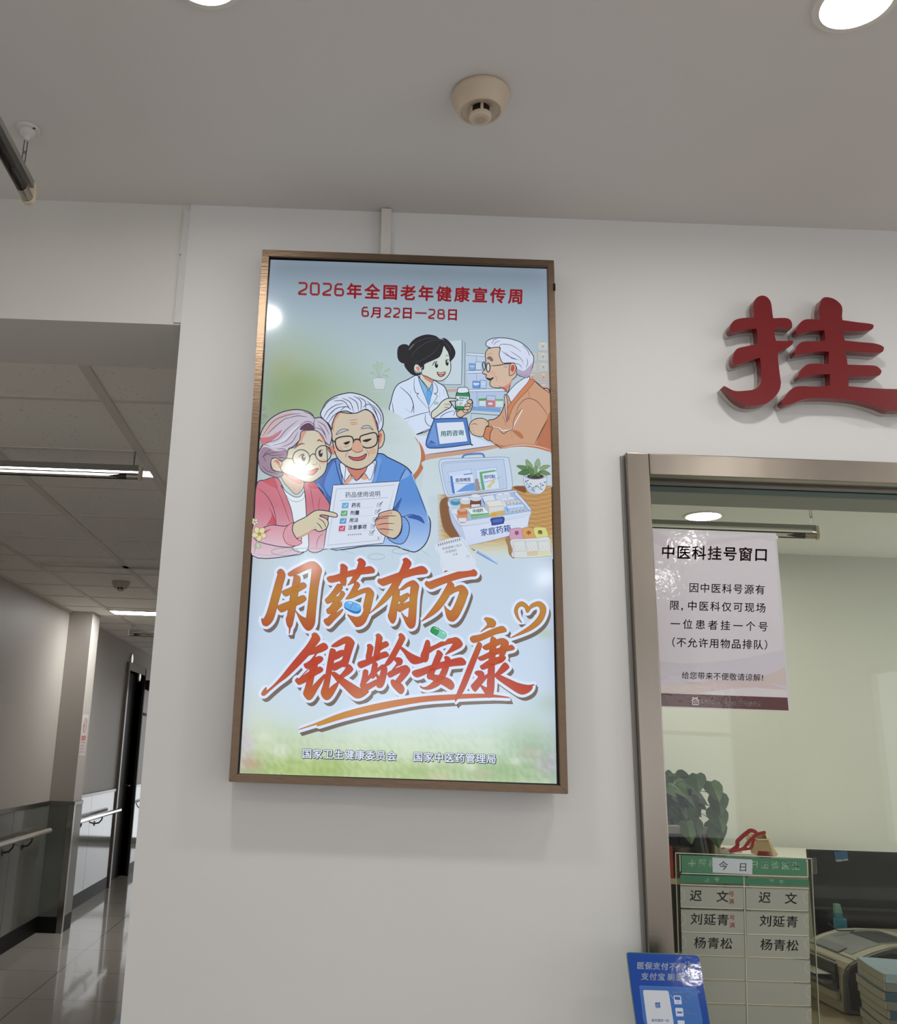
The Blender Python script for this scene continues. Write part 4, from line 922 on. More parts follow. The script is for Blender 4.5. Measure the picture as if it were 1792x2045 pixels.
# == left: old couple reading the leaflet
D.frame(500, 780, 4.716)
SW = fade((88, 138, 208), (176, 200, 234), 1000, 1100)
S_([(1195,600),(1300,640),(1440,710),(1500,760),(1540,830),(1570,920),(1610,1030),(1660,1160),(1692,1230),(1694,1300),(1680,1380),(1640,1460),(1580,1512),(1530,1525),(1440,1500),(1350,1470),(1100,1470),(760,1500),(720,1300),(700,1000),(610,860),(740,690),(820,645)], SW, 10)
D.fill([(612,858),(740,695),(800,655),(815,720),(845,830),(862,893),(780,900),(745,1100),(700,960),(650,890)], (60, 98, 168)); D.fill([(770,700),(800,690),(830,790),(850,890),(780,898),(760,1000),(720,960),(700,880)], (88, 134, 204))
D.fill([(1330,1130),(1380,1080),(1425,1015),(1405,1090),(1372,1170),(1340,1140)], (58, 98, 168)); D.fill([(1460,750),(1430,800),(1410,850),(1480,820),(1500,790)], (120, 164, 222))
L([(1465,740),(1430,800),(1405,858)], 8); L([(1425,1015),(1380,1080),(1345,1130)], 6); D.fill([(1480,1200),(1520,1180),(1600,1190),(1640,1258),(1570,1225)], (48, 86, 160)); L([(1425,1200),(1500,1175),(1560,1180)], 6); L([(1600,1150),(1650,1190)], 5); D.line([(1520,790),(1590,960),(1660,1150),(1680,1250)], 8, (170, 200, 236))
S_([(845,690),(920,720),(1000,748),(1100,715),(1180,665),(1175,740),(1135,885),(1000,890),(885,895),(860,800)], (208, 218, 238), 7)
D.fill([(888,855),(940,800),(965,830),(910,892)], (212, 160, 140)); D.fill([(1035,820),(1080,785),(1112,830),(1070,850)], (212, 160, 140))
S_([(890,712),(960,748),(1040,750),(1110,708),(1080,770),(1005,852),(930,775)], (196, 126, 108), 6, (150, 70, 60))
S_([(905,720),(930,775),(1000,855),(965,832),(940,800),(890,860)], (214, 224, 240), 5); S_([(1115,705),(1080,775),(1005,855),(1030,830),(1075,785),(1130,850),(1170,700)], (214, 224, 240), 5); L([(1000,855),(995,890)], 5); D.ell(963, 826, 8, 8, (216, 222, 236), 0, 14, NV, 4)
L([(800,655),(815,740),(845,850),(862,893)], 7); L([(832,690),(850,760),(880,850),(895,893)], 6); L([(1200,640),(1190,740),(1140,880)], 7); L([(1230,640),(1225,720),(1190,870)], 6)
D.fill([(1200,640),(1232,645),(1225,720),(1185,872),(1140,880),(1188,740)], (104, 152, 216))
# his head
S_([(1195,430),(1210,390),(1238,376),(1258,412),(1262,470),(1245,525),(1210,552),(1198,500)], SKIN2, 8); D.fill([(1210,420),(1230,405),(1238,440),(1225,500),(1208,480)], (202, 124, 104)); L([(1212,440),(1230,420),(1235,450)], 5, (130, 50, 44))
D.fill([(725,545),(775,525),(800,600),(770,610),(745,590)], (200, 130, 112)); L([(760,610),(730,560),(735,540)], 6)
S_([(770,250),(830,215),(960,225),(1080,190),(1150,230),(1190,330),(1208,420),(1203,560),(1182,640),(1120,708),(1040,746),(960,742),(880,702),(820,640),(790,560),(770,450),(760,330)], (200, 188, 168), 9)
D.fill([(775,260),(830,220),(850,225),(800,300),(785,400),(770,360)], (204, 150, 128)); D.fill([(1140,220),(1185,310),(1204,400),(1175,330)], (200, 132, 112))
S_([(768,372),(740,325),(695,285),(662,240),(680,185),(720,115),(790,68),(880,40),(960,32),(1060,58),(1130,98),(1195,150),(1240,220),(1252,290),(1240,360),(1208,395),(1190,330),(1165,245),(1120,200),(1080,188),(1010,218),(960,222),(900,202),(835,215),(795,262),(772,330)], (204, 214, 234), 9)
for p in ([(690,270),(730,200),(800,150),(880,130)], [(715,290),(760,220),(830,170),(930,160)], [(735,320),(780,250),(850,200)], [(690,180),(740,110),(830,70)], [(860,80),(940,120),(975,215)], [(920,70),(1000,120),(1020,210)], [(780,110),(880,110),(940,190)], [(970,60),(1040,110),(1040,200)], [(1010,70),(1080,110),(1085,185)], [(1100,110),(1160,170),(1200,260)], [(1130,150),(1190,240),(1215,330)], [(1150,140),(1220,230),(1235,310)], [(1170,260),(1200,330),(1205,380)], [(1060,170),(1100,140),(1140,150)], [(850,200),(900,160),(950,190)], [(745,240),(790,200)], [(1180,150),(1230,210)], [(760,345),(770,300)], [(1205,330),(1225,280)]): L(p, 7, (44, 50, 78))
for y, a, b in ((290, 930, 1015), (315, 935, 1005), (330, 945, 1012)): L([(a, y), ((a+b)/2, y-4), (b, y-8)], 6, (176, 110, 84))
S_([(808,425),(832,390),(872,372),(926,380),(880,396),(840,412)], (176, 182, 194), 5); S_([(1045,370),(1072,342),(1118,340),(1156,382),(1112,362)], (176, 182, 194), 5)
D.ell(830, 560, 40, 30, (204, 168, 148)).ell(1150, 580, 34, 30, (204, 168, 148))
D.line([(805,470),(860,445),(940,440),(968,465),(968,520),(945,565),(880,580),(832,570),(806,525)], 12, (36, 34, 44), True).line([(1035,445),(1090,422),(1165,406),(1192,430),(1195,490),(1170,530),(1110,550),(1062,538),(1038,500)], 12, (36, 34, 44), True)
D.line([(968,482),(1000,466),(1036,476)], 12, (36, 34, 44)).line([(806,500),(755,468)], 12, (36, 34, 44)).line([(1193,436),(1218,446)], 12, (36, 34, 44))
D.fill([(862,515),(895,495),(938,486),(930,505),(900,520),(878,508)], (26, 26, 34)); D.fill([(1056,482),(1090,468),(1142,462),(1125,480),(1090,494)], (26, 26, 34)); L([(875,535),(905,540),(930,522)], 5, (150, 100, 84)); L([(1075,505),(1110,505)], 4, (150, 100, 84)); L([(1160,460),(1185,452)], 4, (150, 100, 84)); L([(920,430),(950,440)], 4, (170,110,90))
D.fill([(972,500),(955,560),(975,582),(1010,590),(1050,578),(1060,550),(1042,500),(1005,480)], (206, 160, 142)); L([(955,562),(978,582),(1012,592),(1052,576),(1058,556)], 7, (130, 70, 60)); L([(975,500),(990,478),(1025,480),(1040,505)], 5, (150, 90, 78))
S_([(925,628),(980,640),(1040,632),(1094,604),(1072,650),(1020,668),(962,660)], (190, 86, 84), 7); L([(895,640),(905,605),(925,585)], 6, (170, 100, 84)); L([(1085,560),(1110,590),(1118,630)], 6, (170, 100, 84)); L([(985,695),(1020,690)], 5, (170, 100, 84))
# her cardigan, face and hair
PK = fade((194, 112, 128), (214, 190, 204), 1010, 1105)
S_([(20,1560),(40,1200),(62,895),(140,850),(215,828),(265,840),(300,900),(350,1000),(400,1120),(430,1240),(480,1330),(520,1500),(400,1560)], PK, 8)
D.fill([(120,860),(215,830),(240,840),(262,930),(200,910),(150,880)], (190, 84, 100)); D.fill([(110,1300),(190,1265),(250,1270),(230,1200),(180,1110),(205,1180),(150,1280)], (190, 84, 100))
S_([(510,880),(600,870),(640,920),(700,1000),(748,1080),(742,1135),(720,1300),(690,1500),(540,1500),(530,1200),(520,1010)], PK, 7); D.fill([(540,890),(600,875),(640,925),(570,930)], (190, 84, 100)); L([(660,1010),(645,1080),(650,1140)], 5, (150, 50, 70)); L([(560,890),(580,1000),(600,1140)], 6, (150, 60, 80)); L([(690,1350),(640,1400),(620,1490)], 5, (150, 60, 80))
S_([(290,900),(340,960),(420,1010),(480,1000),(505,960),(518,1010),(530,1200),(545,1500),(400,1500),(470,1360),(412,1250),(385,1120),(330,980)], (218, 226, 236), 6)
L([(330,980),(380,1040),(440,1055),(500,1030),(515,980)], 5, (120, 150, 130)); L([(215,830),(240,900),(300,1040),(350,1180),(375,1250)], 6, (140, 60, 84)); L([(75,930),(150,990),(210,1090),(240,1200),(245,1265)], 6, (60, 40, 70)); L([(180,1110),(215,1180),(235,1250)], 6, (150, 50, 70)); L([(245,1060),(245,1110)], 5, (150,50,70))
S_([(300,775),(400,820),(500,868),(490,940),(430,985),(360,920),(305,850)], (200, 178, 160), 5); D.fill([(310,790),(400,825),(490,870),(470,890),(380,850)], (200, 124, 110)); L([(410,910),(420,950)], 4, (180, 90, 90)); L([(460,950),(485,900)], 4, (180, 90, 90))
S_([(95,455),(110,390),(160,310),(230,250),(320,208),(430,190),(520,202),(580,232),(608,270),(660,264),(720,310),(757,380),(770,440),(748,522),(700,485),(650,412),(600,385),(540,382),(490,400),(470,470),(400,540),(362,560),(342,640),(300,670),(215,640),(190,700),(212,760),(300,780),(305,808),(250,826),(170,800),(110,760),(85,700),(78,650),(85,580),(118,520)], (192, 184, 200), 9)
D.fill([(95,580),(150,540),(240,580),(350,570),(340,640),(300,665),(215,640),(190,700),(212,760),(300,785),(302,808),(250,824),(170,798),(112,758),(86,700)], (150, 126, 146)); D.fill([(110,410),(160,320),(260,250),(350,215),(420,225),(300,290),(220,380),(150,440),(98,455)], (196, 172, 172)); D.fill([(120,520),(240,500),(330,440),(400,370),(470,330),(400,420),(300,520),(190,545)], (206, 206, 222)); D.fill([(470,380),(490,340),(550,315),(600,350),(600,380),(540,380)], (92, 60, 84)); D.fill([(98,460),(200,440),(300,380),(250,450),(130,520)], (190, 116, 126))
S_([(482,400),(540,385),(620,388),(680,440),(712,520),(725,620),(725,700),(700,780),(650,830),(590,866),(540,872),(470,852),(400,812),(330,792),(300,772),(212,760),(196,700),(205,658),(250,646),(290,680),(342,640),(362,565),(420,540),(465,475)], (200, 194, 174), 8)
S_([(196,690),(205,655),(245,645),(282,672),(302,690),(285,740),(300,772),(240,765),(208,740)], (204, 190, 168), 7); D.fill([(232,670),(262,668),(284,700),(275,740),(262,710)], (200, 116, 92)); L([(225,690),(245,665),(275,690)], 5, (130, 50, 44)); L([(250,740),(272,735)], 5, (130, 50, 44))
D.fill([(472,470),(490,405),(540,386),(505,440),(480,500)], (204, 150, 130)); D.fill([(640,400),(690,460),(712,530),(690,490)], (200, 134, 116))
for p in ([(120,440),(220,300),(360,240),(480,230)], [(140,500),(260,470),(340,380),(450,290)], [(200,530),(330,490),(420,390),(520,300)], [(300,540),(390,500),(450,400)], [(160,420),(260,330),(350,260)], [(130,600),(220,620),(330,610)], [(110,640),(180,600),(280,590)], [(150,680),(130,620),(200,560)], [(120,720),(170,770),(270,790)], [(160,720),(200,780)], [(480,330),(540,300),(600,330),(610,380)], [(610,275),(600,310),(595,350)], [(630,300),(700,340),(745,430)], [(640,330),(690,390),(720,470)], [(610,360),(670,380),(710,440)], [(560,230),(600,290)], [(250,560),(320,560),(350,600)], [(500,210),(560,230),(600,262)], [(200,440),(250,400)], [(95,540),(140,520),(200,540)], [(330,280),(440,250),(540,260)]): L(p, 6, (66, 58, 88))
D.ell(420, 735, 38, 28, (206, 172, 152)).ell(680, 680, 34, 26, (206, 172, 152))
D.ell(481, 645, 80, 78, None, 0, 30, (34, 32, 42), 9).ell(688, 604, 74, 76, None, 0, 30, (34, 32, 42), 9); D.line([(560,635),(590,605),(615,618)], 9, (34, 32, 42)).line([(402,652),(330,645),(270,638)], 8, (40, 36, 46)).line([(745,545),(765,600)], 8, (34,32,42))
D.ell(502, 644, 19, 32, (22, 22, 30), -8).ell(662, 606, 19, 30, (22, 22, 30), -8).ell(508, 632, 6, 9, (216, 220, 222)).ell(668, 594, 6, 9, (216, 220, 222))
L([(455,640),(478,615),(515,606)], 8, (70, 40, 40)); L([(640,590),(660,572),(685,570)], 8, (70, 40, 40))
D.line([(415,562),(445,530),(478,512),(516,512)], [3, 16, 16, 4], (140, 76, 54)).line([(628,490),(650,476),(685,498)], [4, 16, 4], (140, 76, 54))
S_([(505,755),(560,766),(640,740),(612,788),(572,805),(530,792)], (194, 90, 86), 6); L([(480,790),(490,755),(505,735)], 5, (170, 100, 84)); L([(650,700),(660,735),(655,760)], 5, (170, 100, 84)); L([(578,700),(600,706),(625,700),(628,675)], 6, (180, 110, 90))
# leaflet
S_([(780,900),(780,900),(1405,862),(1405,862),(1340,1130),(1250,1445),(1250,1445),(690,1505),(690,1505),(748,1120)], (210, 219, 235), 6)
D.line([(812,938),(1362,898),(1305,1120),(1222,1415),(728,1465),(775,1180),(812,938)], 4, (150, 156, 166), False, False)
for i, ch in enumerate('药品使用说明'): D.text(ch, 893 + i * 55.5, 1014 - i * 2.2, 56, (58, 60, 76), .004, -2.4)
D.line([(845,1046),(1295,1016)], 3, (120, 124, 136))
for (x, y, c, t, tx, ty, bx, by) in ((868,1068,(104,166,214),'药名',950,1106,1198,1070), (858,1142,(100,168,116),'剂量',938,1178,1180,1136), (848,1214,(92,152,200),'用法',928,1248,1160,1206), (838,1284,(200,84,112),'注意事项',918,1316,1140,1272)):
    S_([(x,y),(x,y),(x+58,y-2),(x+58,y-2),(x+52,y+46),(x+52,y+46),(x-6,y+48),(x-6,y+48)], c, 3, mix(c, (40,60,90), .3)); D.line([(x+10,y+22),(x+24,y+34),(x+44,y+8)], 6, (216, 226, 236), False, False)
    D.text(t, tx, ty, 45, (30, 34, 54), .02, -2.6, 44, 1, .16)
    D.line([(bx,by),(bx+36,by-3),(bx+30,by+32),(bx-6,by+34),(bx,by)], 4, (70, 76, 92), False, False); D.line([(bx+6,by+12),(bx+14,by+22),(bx+48,by-16)], 6, (30, 34, 50), False, False)
    D.line([(x - 8, y + 62), (1150, y + 40)], 2.5, (176, 184, 200))
for k in range(7): D.text('x', 918 + k * 19.5, 1372 - k * 1, 24, (120, 116, 112), .05, -3)
bx, by = 1124, 1335; D.line([(bx,by),(bx+36,by-3),(bx+30,by+32),(bx-6,by+34),(bx,by)], 4, (70, 76, 92), False, False); D.line([(bx+6,by+12),(bx+14,by+22),(bx+48,by-16)], 6, (30, 34, 50), False, False)
D.text('2', 1196, 1408, 34, (60, 64, 80), .01, -3)
# her arm and pointing hand
S_([(100,1315),(200,1275),(330,1285),(415,1252),(440,1300),(485,1400),(430,1470),(330,1482),(200,1462),(60,1420),(40,1350)], fade((206, 148, 162), (214, 186, 200), 1050, 1095), 7); D.fill([(110,1345),(200,1310),(160,1340),(110,1380)], (190, 84, 100))
S_([(345,1290),(412,1256),(400,1330),(440,1405),(490,1438),(430,1470),(345,1448),(312,1370)], (210, 156, 168), 6, (150, 50, 70))
for k in range(7): L([(335 + k * 4, 1310 + k * 22), (390 + k * 8, 1290 + k * 25)], 4, (160, 60, 80))
S_([(408,1265),(450,1235),(520,1200),(610,1142),(690,1138),(800,1162),(820,1188),(795,1202),(690,1180),(655,1190),(715,1215),(736,1255),(722,1300),(690,1325),(640,1335),(605,1318),(540,1350),(480,1382),(440,1400),(400,1330)], (204, 196, 170), 8)
L([(640,1210),(690,1245),(715,1300)], 7); L([(625,1250),(660,1285),(680,1320)], 7); L([(605,1290),(630,1320)], 6); L([(655,1190),(670,1182)], 6); D.fill([(430,1395),(480,1375),(540,1345),(600,1318),(560,1350),(480,1392)], (202, 150, 130))
# his hand holding the leaflet
S_([(1420,1198),(1470,1222),(1496,1290),(1482,1380),(1430,1450),(1345,1440),(1290,1390),(1360,1405),(1412,1355),(1428,1285)], (120, 162, 222), 7)
for k in range(8): L([(1430 + k * 2 - k*k*1.6, 1225 + k * 27), (1478 + k * 2 - k*k*1.9, 1240 + k * 27)], 4, (50, 80, 150))
S_([(1205,1190),(1230,1160),(1330,1135),(1390,1150),(1420,1200),(1424,1290),(1400,1360),(1350,1400),(1290,1385),(1230,1352),(1197,1310),(1182,1270),(1174,1238),(1195,1215),(1215,1205)], (202, 190, 166), 8)
D.fill([(1215,1180),(1325,1145),(1332,1180),(1300,1190),(1300,1360),(1235,1350),(1198,1310),(1176,1240),(1215,1205)], (204, 156, 136)); L([(1210,1205),(1300,1190),(1375,1190)], 7); L([(1178,1240),(1220,1215),(1310,1210)], 6); L([(1190,1275),(1260,1262),(1358,1262)], 7); L([(1200,1315),(1260,1312),(1350,1325)], 7); L([(1215,1190),(1245,1175)], 5)
# cups, table edge and flowers in front
FA = (150, 166, 176)
L([(30,1540),(200,1560),(420,1500),(620,1495),(850,1510),(990,1550)], 5, FA); D.ell(330, 1525, 128, 36, None, 0, 30, (126, 146, 156), 5); L([(203,1535),(212,1640)], 5, FA); L([(457,1530),(450,1640)], 5, FA); L([(330,1560),(400,1505)], 4, (100,120,110)); D.ell(1418, 1520, 84, 26, None, 0, 24, FA, 5); L([(1335,1525),(1340,1600)], 5, FA); L([(1502,1525),(1498,1610)], 5, FA); D.ell(1187, 1572, 78, 28, None, 0, 24, FA, 4)
for p in ([(1020,1480),(1024,1540)], [(1054,1470),(1050,1550)], [(1600,1500),(1650,1540),(1690,1570)], [(1280,1560),(1330,1550)], [(1560,1580),(1590,1600)]): L(p, 4, FA)
def flower(cx, cy, r, c):
    for k in range(5):
        a = k * 1.2566 + .4; D.ell(cx + math.cos(a) * r * .6, cy + math.sin(a) * r * .6, r * .55, r * .42, c, math.degrees(a), 16, (120, 112, 70), 4)
    D.ell(cx, cy, r * .3, r * .3, (190, 140, 60))
flower(88, 1358, 62, (214, 212, 168)); flower(45, 1245, 30, (206, 214, 196)); S_([(40,1480),(70,1440),(105,1480),(70,1490)], (190, 204, 176), 4, (120, 140, 110)); L([(60,1420),(55,1480),(40,1540)], 5, (120, 140, 110))
for p in ([(105,230),(130,250),(160,260)], [(110,290),(140,235)], [(120,200),(140,170)], [(125,330),(100,290)]): L(p, 4, (110, 130, 112))
D.ell(145, 255, 22, 14, None, 30, 16, (110, 130, 112), 4).ell(118, 300, 14, 26, None, 10, 16, (110, 130, 112), 4).ell(130, 180, 14, 16, None, 0, 16, (110,130,112), 4)
D.build('cartoon_picture', M_screen, tv)
# ================================================================== things on the hall wall and ceiling
M_red = mat('red_acrylic', (120, 25, 31), .25, noise=.04, nscale=3, coat=.3)
M_clear = mat('clear_acrylic_edge', (186, 182, 176), .25, noise=.06, nscale=20)
ch = thing('wall_character', 'big red raised character fixed to the wall above the counter window', 'lettering', (1.2, W, 2.3))
DQ = W - .042
R1 = [(480,225),(500,170),(545,140),(600,148),(640,200),(655,300),(662,345),(662,345),(780,343),(825,370),(835,420),(815,438),(700,430),(675,440),(675,440),(675,500),(688,550),(688,550),(760,552),(840,552),(838,580),(800,610),(720,650),(703,665),(703,665),(710,760),(725,880),(732,940),(715,1010),(660,1080),(590,1125),(490,1145),(400,1135),(310,1080),(220,975),(225,968),(310,1008),(420,1005),(500,990),(545,940),(555,880),(550,780),(540,705),(540,705),(440,735),(330,770),(295,745),(295,690),(330,625),(420,600),(520,580),(520,580),(520,520),(510,440),(510,440),(400,450),(290,475),(265,430),(300,370),(370,345),(480,338),(480,338),(485,300)]
R2 = [(1093,200),(1110,165),(1150,152),(1220,170),(1275,215),(1293,260),(1290,330),(1295,362),(1295,362),(1420,380),(1560,398),(1577,425),(1545,455),(1420,465),(1305,460),(1305,460),(1305,500),(1315,548),(1315,548),(1450,562),(1590,575),(1660,600),(1672,625),(1640,660),(1500,655),(1300,645),(1300,645),(1330,690),(1340,768),(1340,768),(1450,772),(1590,778),(1640,810),(1650,835),(1620,870),(1500,875),(1350,878),(1350,878),(1350,965),(1350,965),(1500,978),(1650,988),(1792,992),(1960,1000),(2050,1060),(2030,1130),(1960,1180),(1860,1190),(1760,1190),(1700,1185),(1600,1145),(1450,1105),(1250,1080),(1050,1075),(940,1085),(850,1120),(770,1140),(740,1105),(770,1060),(830,990),(900,965),(1050,968),(1180,960),(1180,960),(1180,855),(1180,855),(1050,860),(950,880),(900,890),(890,860),(930,800),(980,765),(1060,758),(1170,765),(1170,765),(1170,650),(1170,650),(1050,650),(900,675),(860,680),(860,640),(900,575),(960,555),(1060,555),(1138,548),(1138,548),(1130,455),(1130,455),(1000,462),(890,490),(870,450),(900,395),(960,355),(1080,358),(1080,358),(1085,320),(1080,260)]
for nm, R in (('left_half', R1), ('right_half', R2)):
    q = [onY(1400 + x / 4.571, 560 + y / 4.571, DQ) for x, y in spline(R, True, 4)]
    face = MB().prism(q, (0, .024, 0)).build(nm, M_red, ch)
    q2 = [Vector((p.x, DQ + .024, p.z)) for p in q]
    MB().prism(q2, (0, .0175, 0)).build('clear_backing', M_clear, face)

# cable trunking from the display up to the ceiling
a = onY(762, 440, W - .022); b = onY(781, 440, W - .022)
t = thing('cable_trunking', 'white plastic cable duct running from the display up to the ceiling', 'cable duct', (a.x, W, 2.75))
M_duct = mat('duct_plastic', (214, 209, 203), .4, noise=.02)
MB().box((a.x, W - .016, 2.60), (b.x, W - .001, ZC - .001), bev=.001).build('channel', M_duct, t)
MB().box((a.x - .0008, W - .0225, 2.60), (b.x + .0008, W - .016, ZC - .003), bev=.0015).build('cover', M_duct, t)

# smoke detectors
M_det = mat('aged_cream_plastic', (206, 188, 166), .42, noise=.05, nscale=6)
M_slot = mat('sensor_mesh_black', (10, 9, 8), .7)
def detector(x, y, zc, r, label, m):
    t = thing('smoke_detector', label, 'smoke detector', (x, y, zc), 'smoke detectors')
    k = r / .061
    P = lambda q: [(a * k, -h * k) for a, h in q]
    MB().lathe(P([(.056, 0), (.060, .003), (.061, .008), (.0605, .012), (.047, .041), (.044, .0445), (.041, .044), (.0385, .040), (.024, .036), (.0001, .036)]), (x, y, zc), 48).build('body', m, t)
    MB().lathe(P([(.0195, .034), (.0195, .0525)]), (x, y, zc), 32).build('sensor_mesh', M_slot, t)
    cg = MB()
    for q in range(5):
        an = q * math.tau / 5 + math.radians(-90)
        c, s2 = math.cos(an), math.sin(an)
        w = .0028 * k; r0, r1 = .0185 * k, .0225 * k
        cg.add([(x + c * ra - s2 * sg * w, y + s2 * ra + c * sg * w, zc - h * k) for h in (.034, .054) for ra in (r0, r1) for sg in (-1, 1)], [(0, 1, 3, 2), (4, 6, 7, 5), (0, 2, 6, 4), (1, 5, 7, 3), (0, 4, 5, 1), (2, 3, 7, 6)])
    cg.build('cage_rib', m, t)
    cp = MB().lathe(P([(.0185, .052), (.0225, .0522), (.023, .0535), (.0225, .0600), (.020, .0625), (.0142, .0628), (.0136, .0618), (.0130, .0628), (.0001, .0632)]), (x, y, zc), 40).build('cap', m, t)
    rg = MB()
    for rr in (.0105, .0075, .0045):
        for q in range(14):
            an = q * math.tau / 14; rg.box((x + rr * k * math.cos(an) - .0005, y + rr * k * math.sin(an) - .0005, zc - .0636 * k), (x + rr * k * math.cos(an) + .0005, y + rr * k * math.sin(an) + .0005, zc - .0632 * k))
    rg.build('grille_hole', M_slot, cp)
    return t
detector(.2655, 1.672, ZC, .0612, 'cream smoke detector on the plain hall ceiling above the display', M_det)
q = onZ(242, 1162, ZK)
detector(q.x, q.y, ZK, .062, 'grey looking smoke detector on the tiled corridor ceiling', mat('pale_detector_plastic', (190, 182, 172), .45, noise=.03))

# hanging germicidal tube lamps: channel, clear tube, sockets, chain
M_chan = mat('lamp_channel_grey', (150, 148, 143), .35, metal=.6, noise=.03)
M_cream = mat('socket_cream', (206, 194, 170), .5, noise=.03)
M_steel = mat('bright_cap_metal', (168, 160, 152), .22, metal=1., noise=.05, nscale=40)
M_chain = mat('chain_wire', (92, 88, 82), .4, metal=.8)
M_rose = mat('ceiling_rose_white', (214, 209, 204), .45, noise=.02)
def glass_mat(name, col, rough=.02, ior=1.45, base=.10):
    m = bpy.data.materials.new(name); m.use_nodes = True
    nt = m.node_tree; nt.nodes.clear()
    o = nt.nodes.new('ShaderNodeOutputMaterial'); mx = nt.nodes.new('ShaderNodeMixShader')
    tr = nt.nodes.new('ShaderNodeBsdfTransparent'); gl = nt.nodes.new('ShaderNodeBsdfGlossy'); fr = nt.nodes.new('ShaderNodeFresnel')
    nz = nt.nodes.new('ShaderNodeTexNoise'); nz.inputs['Scale'].default_value = 1.3
    bp = nt.nodes.new('ShaderNodeBump'); bp.inputs['Strength'].default_value = .012; bp.inputs['Distance'].default_value = .02
    tc = nt.nodes.new('ShaderNodeTexCoord')
    nt.links.new(tc.outputs['Object'], nz.inputs['Vector']); nt.links.new(nz.outputs['Fac'], bp.inputs['Height']); nt.links.new(bp.outputs[0], gl.inputs['Normal'])
    tr.inputs[0].default_value = srgb(*col); gl.inputs['Roughness'].default_value = rough; fr.inputs[0].default_value = ior
    nt.links.new(fr.outputs[0], mx.inputs[0]); nt.links.new(tr.outputs[0], mx.inputs[1]); nt.links.new(gl.outputs[0], mx.inputs[2]); nt.links.new(mx.outputs[0], o.inputs[0])
    return m
M_tube = glass_mat('clear_quartz_tube', (242, 238, 234), .03, 1.5)
M_inner = mat('tube_electrode', (58, 50, 44), .5, noise=.2, nscale=60)
def tube_lamp(p0, p1, r, zceil, label, chain_at, group, lit=None, rose=True, cat='tube lamp'):
    """p0 -> p1 is the axis of the tube; chain_at are fractions along it"""
    p0, p1 = Vector(p0), Vector(p1); d = (p1 - p0); Ln = d.length; d.normalize(); sd = Vector((d.y, -d.x, 0)).normalized()
    t = thing('hanging_tube_lamp', label, cat, (p0 + p1) / 2, group)
    up = r * 2.25
    mb = MB()
    w = r * .95
    prof = [(-w, up - r * .35), (w, up - r * .35), (w * .9, up + r * 1.1), (-w * .9, up + r * 1.1)]
    vs = [p + sd * a + Vector((0, 0, h)) for p in (p0 + d * .006, p1 - d * .006) for a, h in prof]
    mb.add(vs, [(0, 1, 2, 3), (7, 6, 5, 4), (0, 4, 5, 1), (1, 5, 6, 2), (2, 6, 7, 3), (3, 7, 4, 0)])
    mb.build('channel', M_chan, t)
    tb = MB(); tb.tube([p0 + d * .05, p1 - d * .05], r, 20, 0, False); tb.build('glass_tube', lit or M_tube, t)
    for p, s in ((p0, 1), (p1, -1)):
        MB().tube([p + d * s * .006, p + d * s * .052], r * 1.03, 20).build('end_cap', M_steel, t)
        e = MB()
        pr = [(math.cos(a) * r * 1.25, math.sin(a) * r * 1.25) for a in [math.pi + q * math.pi / 10 for q in range(11)]] + [(r * 1.05, up + r * .9), (-r * 1.05, up + r * .9)]
        a0, a1 = p - d * s * .004, p + d * s * .008
        n = len(pr); e.add([q + sd * x + Vector((0, 0, h)) for q in (a0, a1) for x, h in pr], [list(range(n)), list(range(2 * n - 1, n - 1, -1))] + [[k, (k + 1) % n, n + (k + 1) % n, n + k] for k in range(n)])
        e.build('end_socket', M_cream, t)
        if not lit: MB().tube([p + d * s * .052, p + d * s * .075, p + d * s * .12], [r * .8, r * .72, r * .1], 14).build('electrode', M_inner, t)
    for f in chain_at:
        b = p0 + d * (Ln * f) + Vector((0, 0, up + r * 1.1)); top = Vector((b.x, b.y, zceil - .022 if rose else zceil))
        hgt = top.z - b.z; n = max(2, round((hgt - .02) / .03)); ln = hgt / n; cm = MB()
        for k in range(n):
            z0 = b.z + k * ln - .003; z1 = b.z + (k + 1) * ln + .003; hw = .0038
            ax = sd if k % 2 == 0 else sd * .75 + d * .65
            lp = [Vector((b.x, b.y, 0)) + ax * (hw * cx) + Vector((0, 0, z)) for cx, z in ((1, z0 + .006), (.6, z0 + .001), (-.6, z0 + .001), (-1, z0 + .006), (-1, z1 - .006), (-.6, z1 - .001), (.6, z1 - .001), (1, z1 - .006))]
            cm.tube(lp, .0011, 6, closed=True)
        lp = [b + d * .004, b + d * .02 + sd * .012 + Vector((0, 0, -.006)), b + d * .045 + sd * .03 + Vector((0, 0, -.012)), b + d * .03 + sd * .032 + Vector((0, 0, -.012)), b + d * .012 + sd * .01 + Vector((0, 0, -.005))]
        cm.tube(lp, .0011, 6)
        cm.build('chain', M_chain, t)
        if rose:
            rs = MB().lathe([(.0001, -.0325), (.0065, -.031), (.0075, -.024), (.0085, -.022), (.015, -.018), (.018, -.008), (.0265, -.006), (.028, -.003), (.027, 0)], (top.x, top.y, zceil), 32).build('ceiling_rose', M_rose, t)
            for s in (-1, 1): MB().lathe([(.0001, -.0078), (.003, -.0076), (.0042, -.006)], (top.x + s * .022 * .83, top.y + s * .022 * -.55, zceil), 12).build('screw', M_chain, rs)
    return t
pe = onY(57, 397, 1.905)
tube_lamp((pe.x, pe.y, pe.z), (pe.x, pe.y - 1.2, pe.z), .0125, ZC, 'unlit clear tube lamp hanging on a chain from the hall ceiling', (.05, .885), 'hanging tube lamps')
pe = onY(281, 952, 3.40)
tube_lamp((pe.x, pe.y, pe.z), (pe.x - 1.2, pe.y, pe.z), .0125, ZK, 'tube lamp hanging in front of the nearest lit corridor ceiling strip', (.025, .96), 'hanging tube lamps', rose=False)
